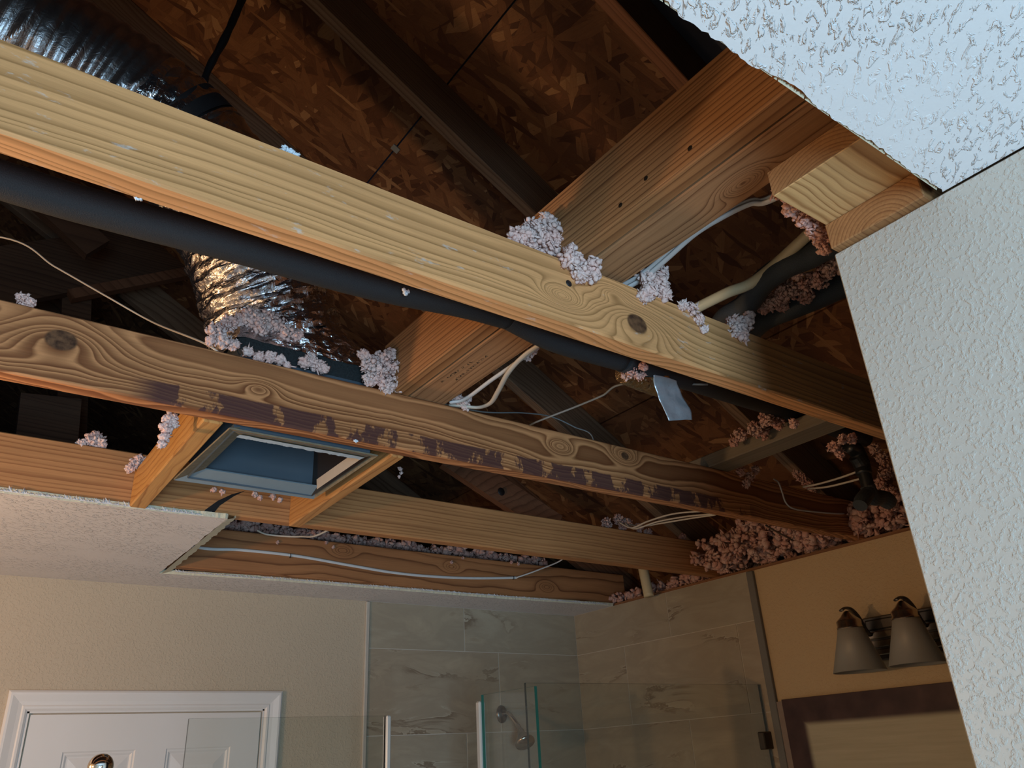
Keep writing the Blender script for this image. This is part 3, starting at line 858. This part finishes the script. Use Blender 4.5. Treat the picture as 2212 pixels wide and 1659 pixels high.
tag(tube('insulated_pipe', [(.60 + .66, .93, 2.60), pt(1560, 700, z=2.632), pt(1610, 660, z=2.645), pt(1650, 608, z=2.650), pt(1700, 573, z=2.652), pt(1750, 553, z=2.652), pt(1800, 528, z=2.652), (1.22, .38, 2.65), (1.23, .1, 2.65)], .0235, M['foam_grey'], n=80, k=20),
    'thick grey foam pipe bending over the nearest joist toward the near wall', 'pipe')
tag(tube('insulated_pipe', [(1.36, .95, 2.66), pt(1640, 695, z=2.67), pt(1730, 655, z=2.675), pt(1815, 618, z=2.68), (1.38, .3, 2.68)], .026, M['foam_grey'], n=40, k=16),
    'second grey pipe half hidden under pink insulation by the near wall', 'pipe')
tag(tube('plastic_pipe', [(1.10, .98, 2.64), pt(1500, 668, z=2.640), pt(1570, 633, z=2.645), pt(1640, 600, z=2.650), (1.13, .55, 2.68)], .0105, M['pvc'], n=30, k=14),
    'cream plastic pipe passing behind the grey foam pipe', 'pipe')
tag(tube('plastic_pipe', [at(1390, 1232, x=2.385), at(1401, 1283, x=2.385) + Vector((0, 0, -.01))][::-1] + [at(1390, 1232, x=2.385) + Vector((-.005, .01, .12))], .0205, M['pvc'], n=20, k=18),
    'short cream vertical pipe above the shower corner', 'pipe')
# black drain fitting at the right
dr = thing('drain_fitting', 'black plastic drain elbow with wrapped joints above the right wall', 'pipe')
q = lambda px, py: at(px, py, y=1.13)
tube('upper_elbow', [q(1832, 962), q(1850, 975), q(1862, 1000), q(1866, 1025)], .022, M['black_pvc'], dr, n=24, k=18)
tube('riser', [q(1862, 1005), q(1872, 1040), q(1880, 1068)], .0185, M['black_pvc'], dr, n=10, k=18)
tube('collar', [q(1850, 985), q(1862, 1003)], .0245, M['black_pvc'], dr, n=6, k=18, rf=lambda s, th, p: 1 + .12 * noise.noise(p * 60), smooth=False)
tube('lower_elbow', [q(1874, 1050), q(1885, 1075), q(1905, 1075), q(1922, 1085)], .0225, M['foam_grey'], dr, n=20, k=18, rf=lambda s, th, p: 1 + .18 * noise.noise(p * 40), smooth=False)
tube('branch', [q(1880, 1060), q(1862, 1082), q(1858, 1092)], .021, M['foam_grey'], dr, n=14, k=16, rf=lambda s, th, p: 1 + .15 * noise.noise(p * 40), smooth=False)

# ================================================================ CABLES
CG = 'white electrical cables'


def cable(label, pts, ra=.0055, rb=.0028, m='cable', up=Vector((0, 0, 1)), n=70, name='electrical_cable', k=10):
    return tag(tube(name, pts, ra, M[m], None, rb, n=n, k=k, up=up), label, 'cable')


zc = 2.600
cable('outer white cable curving off the flat plank to the near wall plate', [(.862, .90, 2.592), pt(1362, 618, z=zc), pt(1400, 594, z=zc), pt(1440, 560, z=zc), pt(1500, 507, z=zc), pt(1560, 470, z=zc), pt(1620, 441, z=zc), pt(1685, 424, z=zc), (.93, .30, zc)], .0055, .003)
cable('inner white cable hugging the flat plank edge', [(.857, .90, 2.600), pt(1352, 612, z=2.606), pt(1395, 586, z=2.606), pt(1440, 548, z=2.606), pt(1500, 497, z=2.606), pt(1560, 461, z=2.606), pt(1620, 434, z=2.606), pt(1680, 418, z=2.606), (.92, .30, 2.606)], .0055, .003)
cable('white cable lying along the plank edge behind the nearest joist', [(.865, .86, 2.595), pt(1175, 737, z=2.585), pt(1120, 780, z=2.585), pt(1060, 822, z=2.585), pt(1005, 862, z=2.585), (.86, 1.36, 2.585)], .0055, .0035)
cable('looping white cable hanging in front of the second joist top', [(.872, .86, 2.59), pt(1172, 740, z=2.580), pt(1130, 770, z=2.575), pt(1098, 805, z=2.57), pt(1076, 845, z=2.57), pt(1060, 870, z=2.572), pt(1035, 880, z=2.578), pt(1005, 878, z=2.583), (.87, 1.38, 2.59)], .0058, .0038, 'cable_warm')
cable('thin grey wire slanting from the taped joint to the second joist', [(1.18, .90, 2.515), pt(1352, 829, y=1.0), pt(1300, 855, y=1.08), pt(1240, 880, y=1.18), pt(1160, 911, y=1.30), (1.12, 1.42, 2.60)], .0022, .0022, 'cable_grey')
cable('thin grey wire drooping behind the second joist', [(.86, 1.40, 2.60), pt(1045, 890, y=1.45), pt(1130, 892, y=1.50), pt(1190, 900, y=1.52), pt(1240, 922, y=1.50), pt(1280, 945, y=1.48), (1.36, 1.45, 2.52)], .0018, .0018, 'cable_grey')
cable('thin pale wire sagging across the dark attic at left', [(-.35, 2.1, 3.05), pt(0, 512, y=1.95), pt(120, 577, y=1.90), pt(230, 640, y=1.82), pt(330, 696, y=1.75), pt(440, 741, y=1.45), (.385, 1.43, 2.60)], .0022, .0022, 'cable_warm')
yj4 = 2.581
cable('long white cable stapled along the joist nearest the back wall', [(.45, yj4, 2.545), pt(430, 1183, y=yj4), pt(520, 1188, y=yj4), pt(640, 1201, y=yj4), pt(760, 1222, y=yj4), pt(850, 1237, y=yj4), pt(930, 1245, y=yj4), pt(1020, 1249, y=yj4), pt(1108, 1248, y=yj4), pt(1120, 1246, y=yj4 - .01), pt(1160, 1232, y=yj4 - .04), pt(1212, 1210, y=yj4 - .08), (2.08, 2.40, 2.62)], .0050, .0028, 'cable', Vector((0, 1, 0)), 120)
for px, py in ((628, 1200), (1110, 1248)):
    p = at(px, py, y=yj4 - .004)
    tag(boxo('cable_staple', p.x - .001, p.x + .001, p.y - .001, 2.5855, p.z - .007, p.z + .007, M['staple']), 'dark staple holding the cable on the back joist, %s one' % ('left' if px < 900 else 'right'), 'staple', 'cable staples')
yk = 1.358
cable('grey-white cable dropping down the right end of the second joist', [pt(1672, 1035, y=1.39), pt(1682, 1043, y=yk), pt(1690, 1065, y=yk), pt(1697, 1085, y=yk), pt(1712, 1098, y=yk), pt(1745, 1104, y=yk), pt(1800, 1109, y=yk), pt(1850, 1111, y=yk + .02), pt(1890, 1119, y=yk + .06), (2.52, 1.44, 2.48)], .0030, .0024, 'cable', Vector((0, 1, 0)), 90)
cable('upper of two short cream cables by the black drain fitting', [pt(1735, 1052, y=1.33), pt(1770, 1045, y=1.28), pt(1815, 1032, y=1.22), pt(1857, 1017, y=1.16)], .0045, .003, 'cable_warm')
cable('lower of two short cream cables by the black drain fitting', [pt(1745, 1056, y=1.33), pt(1785, 1052, y=1.28), pt(1825, 1043, y=1.22), pt(1862, 1033, y=1.16)], .0045, .003, 'cable_warm')
cable('upper cream cable of three under the second joist', [(1.95, 1.97, 2.60), pt(1365, 1140, y=1.90), pt(1400, 1126, y=1.80), pt(1455, 1110, y=1.66), pt(1530, 1103, y=1.50)], .0042, .0028, 'cable_warm')
cable('middle cream cable of three under the second joist', [(1.98, 1.97, 2.60), pt(1372, 1142, y=1.90), pt(1420, 1127, y=1.78), pt(1480, 1116, y=1.64), pt(1540, 1110, y=1.50)], .0042, .0028, 'cable_warm')
cable('lower cream cable of three under the second joist', [(2.0, 1.97, 2.60), pt(1385, 1137, y=1.90), pt(1430, 1130, y=1.78), pt(1490, 1120, y=1.64), pt(1545, 1112, y=1.50)], .0042, .0028, 'cable_warm')
cable('cream cable sagging between the two farthest joists above the cut ceiling', [pt(556, 1146, y=2.52), pt(575, 1154, y=2.50), pt(610, 1158, y=2.48), pt(650, 1159, y=2.44), pt(695, 1152, y=2.35), (1.1, 2.2, 2.62)], .004, .003, 'cable_warm')
cable('black wire poking down beneath the second joist at right', [pt(1655, 1135, y=1.45), pt(1680, 1150, y=1.50), pt(1705, 1163, y=1.55), pt(1725, 1177, y=1.58)], .0034, .0028, 'cable_black', name='black_wire')

# ================================================================ ATTIC FRAMING AT LEFT
def brace(name, P0, P1, up, wd, th, m, label):
    P0, P1 = Vector(P0), Vector(P1); d = (P1 - P0).normalized(); u = Vector(up); u = (u - d * u.dot(d)).normalized(); s = d.cross(u)
    v = [P + u * a * wd / 2 + s * b * th / 2 for P in (P0, P1) for a in (-1, 1) for b in (-1, 1)]
    f = [(0, 1, 3, 2), (4, 6, 7, 5), (0, 4, 5, 1), (2, 3, 7, 6), (0, 2, 6, 4), (1, 5, 7, 3)]
    return tag(pyd(name, v, f, m), label, 'brace')


a0 = at(-60, 610, y=3.0); a1 = at(470, 520, y=3.0)
brace('roof_brace', a0, a1, Z, .23, .038, M['brace'], 'wide dark board rising to the right in the attic behind the duct')
b0 = at(150, 640, y=2.98); b1 = at(440, 583, y=2.98)
brace('roof_brace', b0, b1, Z, .040, .040, M['rafter_red'], 'narrow brown strip for the lit lower edge of the wide dark attic board')  # lighter strip added to show the wide board's lit lower edge
brace('attic_post', at(165, 640, y=3.05), at(150, 990, y=3.05), Y, .04, .10, M['brace'], 'dim upright post in the attic seen above the second joist at left')
brace('attic_post', at(110, 860, y=2.7), at(95, 1010, y=2.7), Y, .04, .17, M['brace'], 'dim wide post seen between second and third joists at left')
brace('roof_brace', at(60, 400, y=2.6), at(210, 540, y=2.6), Z, .10, .038, M['brace'], 'dim slanted attic web below the long black pipe at far left')
brace('roof_brace', at(965, 985, y=2.40), at(1200, 1140, y=2.30), Z, .10, .038, M['rafter_red'], 'slanted brace with a dark knot below the stained joist')
kn = at(1083, 1062, y=2.325)
tag(lathe('pitch_plug', [(.0001, .002), (.014, .0018), (.016, 0)], kn, (0, -1, 0), M['hole'], bpy.data.objects['roof_brace.003'], k=14), 'dark knot')

# ================================================================ INSULATION
ICO = None


def blob_base():
    bm = bmesh.new(); bmesh.ops.create_icosphere(bm, subdivisions=1, radius=1)
    v = np.array([x.co[:] for x in bm.verts]); f = np.array([[q.index for q in g.verts] for g in bm.faces]); bm.free(); return v, f


BV, BF = blob_base()
BVS = []
for s in range(10):
    disp = np.array([1 + .80 * noise.noise(Vector(p) * 1.5 + Vector((s * 7.3, 0, 0))) + .42 * noise.noise(Vector(p) * 3.3 + Vector((0, s * 5.1, 0))) for p in BV])
    BVS.append(BV * disp[:, None])


def fluff(name, label, seeds, per, m, size=(.004, .009), cat='insulation', stuff=True, seed=1, group=None):
    """seeds: list of (centre, radius xyz) ellipsoids; each filled with small tufts"""
    rs = np.random.RandomState(seed); V = []; F = []; n = 0
    for c, r in seeds:
        c = np.array(c); r = np.array(r if hasattr(r, '__len__') else (r, r, r))
        cnt = int(per * (2.6 if per > 10 else 1.6))
        for _ in range(cnt):
            d = rs.normal(size=3); d /= np.linalg.norm(d); rad = rs.rand() ** .45
            p = c + d * rad * r
            s = rs.uniform(*size) * (.66 if per > 10 else .8) * rs.uniform(.45, 1.25, 3)
            if rad > .8 and rs.rand() < .35: s = s * np.array([.4, .5, 1.8])[rs.permutation(3)]
            A = rs.normal(size=(3, 3)); Q, _r = np.linalg.qr(A)
            b = BVS[rs.randint(10)]
            V.append((b * s) @ Q.T + p); F.append(BF + n); n += len(BV)
    V = np.concatenate(V); F = np.concatenate(F)
    o = pyd(name, V.tolist(), F.tolist(), m, None, True)
    return tag(o, label, cat, group, 'stuff' if stuff else None)


def pts2(lst, r, **pl): return [(at(px, py, **pl), (r * s if not hasattr(s, '__len__') else s)) for px, py, s in lst]


PK, PB = M['fluff'], M['fluff_brown']
IG = 'tufts of pink insulation on the framing'
cl = []
fluff('insulation_clump', 'large pink clump in the corner of the nearest joist and the double beam',
      pts2([(1120, 515, 1), (1150, 500, 1.1), (1180, 480, .8), (1190, 505, 1.1), (1175, 535, 1.1), (1205, 530, 1), (1140, 525, 1)], .020, y=.80), 60, PK, seed=1)
fluff('insulation_clump', 'pink clump hanging on the nearest joist face over its black pitch spot',
      pts2([(1230, 560, 1), (1250, 580, 1.1), (1275, 570, 1), (1240, 545, .8), (1280, 595, .7), (1255, 595, .7)], .018, y=.765), 50, PK, seed=2)
fluff('insulation_clump', 'pink clump on the nearest joist below the white cables',
      pts2([(1400, 600, 1), (1425, 590, 1), (1400, 630, 1), (1425, 615, 1), (1435, 635, .7), (1390, 640, .6)], .017, y=.770), 50, PK, seed=3)
fluff('insulation_clump', 'small drooping pink tuft on the nearest joist right of its big knot',
      pts2([(1475, 660, .7), (1495, 668, .9), (1510, 690, .7), (1522, 712, .5)], .013, y=.770), 35, PK, (.003, .007), seed=4)
fluff('insulation_clump', 'round pink clump at the foot of the grey foam pipe',
      pts2([(1590, 700, 1), (1600, 725, 1), (1612, 700, .9), (1585, 715, .9), (1618, 685, .6)], .017, y=.775), 50, PK, seed=5)
fluff('insulation_clump', 'pinkish brown insulation spilling beside the sawn wall plates',
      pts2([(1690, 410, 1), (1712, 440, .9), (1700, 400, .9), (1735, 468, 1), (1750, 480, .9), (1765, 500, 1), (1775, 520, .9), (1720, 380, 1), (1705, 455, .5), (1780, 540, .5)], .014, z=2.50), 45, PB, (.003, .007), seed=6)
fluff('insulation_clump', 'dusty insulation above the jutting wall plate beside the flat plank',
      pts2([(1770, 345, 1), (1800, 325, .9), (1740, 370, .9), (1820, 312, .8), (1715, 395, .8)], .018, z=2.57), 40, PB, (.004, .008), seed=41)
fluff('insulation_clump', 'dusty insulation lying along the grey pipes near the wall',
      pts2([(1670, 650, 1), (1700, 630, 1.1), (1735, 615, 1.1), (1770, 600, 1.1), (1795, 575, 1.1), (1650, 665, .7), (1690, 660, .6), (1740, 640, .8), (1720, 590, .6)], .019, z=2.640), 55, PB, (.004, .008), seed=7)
fluff('insulation_clump', 'pink clump at the left corner of the foil covered vent box',
      pts2([(465, 715, 1), (480, 735, 1), (495, 700, 1), (505, 745, .6), (455, 735, .5), (520, 690, .8)], .017, y=1.41), 45, PK, seed=8)
fluff('insulation_clump', 'broad pink clump resting on top of the foil covered vent box',
      pts2([(540, 685, 1), (570, 690, 1.1), (590, 700, 1.1), (615, 715, 1), (560, 705, 1), (640, 725, .6)], .021, y=1.40), 55, PK, seed=9)
fluff('insulation_clump', 'pink tufts along the second joist before the black box liner',
      pts2([(560, 772, .7), (585, 772, .8), (605, 778, .7), (535, 760, .5), (620, 790, .4)], .014, y=1.385), 40, PK, seed=10)
fluff('insulation_clump', 'rounded pink tuft sitting before the middle of the black box liner',
      pts2([(660, 782, 1), (685, 790, 1), (672, 775, .8), (700, 798, .6)], .014, y=1.385), 45, PK, seed=11)
fluff('insulation_clump', 'big pink clump on the second joist against the double beam',
      pts2([(800, 790, 1), (825, 775, 1), (850, 800, 1.1), (865, 830, 1), (820, 810, 1), (835, 835, .8), (800, 820, .7), (845, 765, .6), (785, 765, .5)], .021, y=1.36), 50, PK, seed=12)
fluff('insulation_clump', 'small pink tuft where the cable loop meets the second joist',
      pts2([(995, 865, .8), (1005, 878, .8), (985, 860, .6), (1012, 862, .6)], .014, y=1.36), 35, PK, (.003, .007), seed=13)
fluff('insulation_clump', 'pink scrap behind the plank edge below the nearest joist',
      pts2([(1148, 758, .9), (1140, 772, .6), (1155, 748, .6)], .013, z=2.60), 25, PK, (.003, .006), seed=14)
fluff('insulation_clump', 'peach insulation tuft stuck to the taped pipe joint',
      pts2([(1362, 800, 1), (1380, 810, .9), (1352, 812, .6), (1390, 792, .6)], .013, z=2.480), 35, PB, (.003, .006), seed=15)
fluff('insulation_clump', 'pink clump hanging on the second joist under the grey block end',
      pts2([(1600, 1018, .9), (1620, 1030, 1), (1612, 1045, .8), (1632, 1015, .8)], .016, y=1.355), 40, PB, (.003, .007), seed=16)
fluff('insulation_clump', 'dusty insulation piled behind the grey block',
      pts2([(1600, 940, 1), (1630, 925, 1.1), (1655, 905, 1), (1680, 915, .9), (1585, 955, .6), (1645, 935, 1)], .020, z=2.60), 45, PB, (.004, .008), seed=17)
fluff('insulation_clump', 'pink scraps beneath the nearest joist at the right of the grey block',
      pts2([(1800, 965, .9), (1815, 980, .8), (1840, 948, .8), (1820, 950, .8), (1715, 915, .6)], .014, y=.832), 35, PB, (.003, .007), seed=18)
fluff('insulation_clump', 'mauve insulation on the second joist left of the cream cables',
      pts2([(1730, 1030, 1), (1745, 1045, 1), (1765, 1040, .8), (1755, 1060, .7), (1720, 1020, .7)], .020, y=1.42), 45, PB, (.004, .008), seed=19)
fluff('insulation_clump', 'pink clump on top of the third joist at far left',
      pts2([(195, 950, .9), (212, 955, .9), (175, 958, .6), (205, 942, .6), (222, 960, .5)], .018, y=1.985), 40, PK, (.004, .009), seed=20)
fluff('insulation_clump', 'pink tuft between the second joist and the fresh orange block',
      pts2([(368, 905, .9), (360, 925, .8), (375, 915, .6), (355, 945, .5), (350, 960, .4)], .015, y=1.46), 35, PK, (.004, .008), seed=21)
fluff('insulation_clump', 'pink tuft wedged in the corner of the orange block and third joist',
      pts2([(290, 1000, .9), (280, 1012, .7), (302, 992, .8)], .015, y=1.95), 35, PK, (.004, .008), seed=22)
fluff('insulation_clump', 'small pink tuft on top of the second joist at far left',
      pts2([(52, 648, .8), (65, 655, .6), (45, 642, .4)], .014, y=1.375), 30, PK, (.003, .007), seed=23)
fluff('insulation_clump', 'tiny white tuft on the top edge of the nearest joist',
      pts2([(615, 325, .6), (628, 330, .5), (640, 337, .4)], .010, y=.79), 25, M['chip'], (.002, .004), seed=24)
fluff('insulation_clump', 'ragged pink scraps under the far flange of the vent box',
      pts2([(550, 1068, .6), (562, 1075, .5), (590, 1073, .7), (605, 1080, .5), (462, 1058, .5), (480, 1062, .5)], .010, y=1.75), 25, PB, (.003, .006), seed=25)
fluff('insulation_clump', 'pink tufts strewn on top of the third joist at right',
      pts2([(1310, 1130, 1), (1335, 1122, 1), (1355, 1130, 1), (1380, 1140, .9), (1400, 1150, .7), (1345, 1140, .8), (1475, 1160, .7), (1490, 1175, .6)], .019, y=2.0), 40, PB, (.004, .009), seed=26)
fluff('insulation_clump', 'loose pink scrap dangling in the dark gap right of the vent box',
      pts2([(865, 1013, .5), (866, 1022, .45), (862, 1030, .3)], .009, y=1.72), 14, PK, (.002, .005), seed=27)
fluff('insulation_clump', 'pink insulation heaped behind the black drain fitting',
      pts2([(1905, 990, 1), (1915, 1020, 1.1), (1900, 1045, .8), (1920, 1060, 1), (1890, 970, .8), (1925, 1090, 1)], .022, y=1.17), 50, PB, (.004, .009), seed=28)
fluff('insulation_clump', 'insulation under the black drain fitting above the right wall',
      pts2([(1860, 1095, 1), (1880, 1100, 1), (1850, 1105, .9), (1895, 1112, .8), (1840, 1095, .8)], .022, y=1.42), 45, PB, (.004, .009), seed=29)
# eave beds
rs = random.Random(4)


def bed(name, label, x0, x1, y0, y1, zf, n, m, size=(.008, .017), seed=1, z0=None):
    r2 = random.Random(seed)
    sd = []
    for i in range(n):
        x = r2.uniform(x0, x1); y = r2.uniform(y0, y1); zz = zf(x, y) if z0 is None else r2.uniform(z0, zf(x, y)); sd.append(((x, y, zz + .012 * noise.noise(Vector((x * 12, y * 12, 0)))), .02))
    return fluff(name, label, sd, 5, m, size, seed=seed)


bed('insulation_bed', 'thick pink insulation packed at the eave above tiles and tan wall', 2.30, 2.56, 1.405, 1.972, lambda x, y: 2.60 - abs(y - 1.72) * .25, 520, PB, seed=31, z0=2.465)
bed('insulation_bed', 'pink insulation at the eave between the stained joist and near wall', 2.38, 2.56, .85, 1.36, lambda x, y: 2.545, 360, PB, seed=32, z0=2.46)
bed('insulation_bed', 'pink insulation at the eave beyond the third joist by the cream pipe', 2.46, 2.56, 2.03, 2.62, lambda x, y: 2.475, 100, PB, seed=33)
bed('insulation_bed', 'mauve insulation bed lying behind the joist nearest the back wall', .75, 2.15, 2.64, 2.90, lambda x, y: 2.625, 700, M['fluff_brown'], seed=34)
fluff('insulation_clump', 'pink drips of insulation over the joist nearest the back wall',
      pts2([(705, 1172, .5), (720, 1182, .4), (600, 1172, .4), (975, 1215, .5), (1105, 1215, .5), (1120, 1218, .5), (1000, 1205, .4)], .012, y=2.583), 18, PB, (.003, .006), seed=35)
# paint chips
for i, (px, py, yv, lab) in enumerate(((297, 426, .812, 'white paint chip stuck on the lower edge of the nearest joist at left'), (768, 952, 1.360, 'white paint chip on the stained joist above the vent box'))):
    fluff('paint_chip', lab, [(at(px, py, y=yv), (.005, .001, .003))], 9, M['chip'], (.002, .004), 'paint chip', False, seed=60 + i)
fluff('paint_chip', 'curled white paper scrap on the black foam pipe', [(at(876, 632, z=2.480), .005)], 10, M['chip'], (.002, .0045), 'scrap', False, seed=63)

# ================================================================ RIGHT WALL: LIGHT, COVERED MIRROR
vl = thing('vanity_light', 'brushed nickel wall light with frosted cone shades above the covered mirror', 'lamp')
PX = 2.4425
boxo('back_plate', PX - .016, PX, .86, 1.425, 2.075, 2.205, M['steel_dark'], vl, bev=.004)
for z0, z1 in ((2.090, 2.108), (2.112, 2.134), (2.138, 2.160)):
    boxo('plate_ridge', PX - .024, PX - .0165, .875, 1.410, z0, z1, M['steel'], vl, bev=.003)
boxo('plate_ridge', PX - .022, PX - .0165, .875, 1.410, 2.164, 2.196, M['steel_dark'], vl, bev=.004)
for cy in (1.400, 1.220, 1.040):
    cx = PX - .125
    sh = lathe('lamp_shade', [(.012, .004), (.034, .002), (.039, -.004), (.041, -.014), (.077, -.126), (.075, -.126), (.038, -.016), (.030, -.004)], (cx, cy, 2.168), Z, M['shade'], None, k=40)
    cp = lathe('socket_cup', [(.0385, -.002), (.0385, .004), (.036, .006), (.037, .020), (.034, .024), (.022, .034), (.012, .046), (.008, .050), (.0001, .052)], (cx, cy, 2.168), Z, M['steel'], vl, k=32); sh.parent = cp
    tube('arm', [(cx - .022, cy + .004, 2.220), (cx - .005, cy, 2.228), (cx + .025, cy, 2.226), (cx + .055, cy, 2.205), (cx + .078, cy, 2.170), (cx + .100, cy, 2.150)], .009, M['steel_dark'], vl, rb=.004, n=24, k=10)

mr = thing('covered_mirror', 'large pale beige board with wide soft-edged dark brown bands below the wall light', 'mirror')
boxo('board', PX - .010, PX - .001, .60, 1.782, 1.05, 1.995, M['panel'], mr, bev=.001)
boxo('side_strip', PX - .006, PX - .0005, 1.783, 1.815, 1.05, 1.990, plain('peeling_film', (.30, .22, .17), .5, nscale=30, namp=.4), mr)

# ================================================================ SHOWER
gl = thing('shower_enclosure', 'frameless glass shower panels with clear seals and bronze clip', 'shower')


def pane(name, a, b, z0, z1, th=.009, edge='glass_edge'):
    a = Vector((*a, 0)); b = Vector((*b, 0)); d = (b - a).normalized(); n = Vector((-d.y, d.x, 0)) * th / 2
    bm = bmesh.new(); vs = [bm.verts.new(p + s + Vector((0, 0, z))) for p in (a, b) for s in (-n, n) for z in (z0, z1)]
    fs = [bm.faces.new([vs[i] for i in q]) for q in ((0, 1, 3, 2), (4, 6, 7, 5), (0, 4, 5, 1), (2, 3, 7, 6), (0, 2, 6, 4), (1, 5, 7, 3))]
    me = bpy.data.meshes.new(name); me.materials.append(M['glass']); me.materials.append(M[edge])
    for i, f in enumerate(fs): f.material_index = 1 if i in (0, 1, 5) else 0
    bmesh.ops.recalc_face_normals(bm, faces=bm.faces[:]); bm.to_mesh(me); bm.free()
    return link(name, me, None, gl)


pane('glass_panel', (1.424, 1.885), (2.430, 1.862), .10, 2.0505)
pane('glass_panel', (1.515, 1.955), (1.515, 2.235), .10, 2.049, .010, 'glass_green')
pane('glass_door', (.575, 2.10), (1.098, 2.10), .10, 1.984, .008)
boxo('clear_seal', 1.098, 1.112, 2.088, 2.112, .10, 1.984, M['seal'], gl, bev=.003)
boxo('clear_seal', 1.502, 1.527, 2.236, 2.258, .10, 2.031, M['seal'], gl, bev=.004)
boxo('glass_clip', 2.395, 2.440, 1.850, 1.876, 1.845, 1.900, M['bronze'], gl, bev=.003)
boxo('edge_strip', 2.4325, 2.4385, 1.858, 1.864, 1.90, 2.050, M['seal'], gl)

hd = thing('shower_fixture', 'chrome shower head on a bent arm against the grey tiles', 'shower head')
c0 = at(1083, 1543, y=YB - .006)
lathe('wall_flange', [(.034, 0), (.033, .006), (.026, .012), (.013, .016), (.011, .022)], c0, (.35, -1, 0), M['steel_dark'], hd)
a1 = at(1100, 1543, y=2.76); a2 = at(1118, 1566, y=2.72); a3 = at(1124, 1577, y=2.70)
tube('arm', [c0, at(1092, 1541, y=2.79), a1, a2, a3], .0085, M['steel'], hd, n=30, k=14)
ax = (at(1137, 1612, y=2.66) - a3).normalized()
lathe('spray_head', [(.009, -.004), (.014, .004), (.013, .012), (.020, .024), (.036, .046), (.040, .054), (.038, .062), (.0001, .060)], a3, ax, M['steel'], hd)

# chrome ball finial in the foreground of the door
fin = thing('lamp_stand', 'slim stand topped by a chrome ball, before the white door', 'stand')
fb = at(217, 1656, y=1.30); R_ = .0165
lathe('ball_finial', [(R_ * math.sin(a) + 1e-5, -R_ * math.cos(a)) for a in [math.pi * i / 20 for i in range(21)]], fb, Z, M['chrome'], fin, k=32)
lathe('pole', [(.006, -.012), (.008, -.020), (.006, -.028), (.0055, -.05), (.0055, -fb.z + .02), (.012, -fb.z + .018), (.11, -fb.z + .012), (.12, -fb.z)], fb, Z, M['chrome'], fin, k=24)
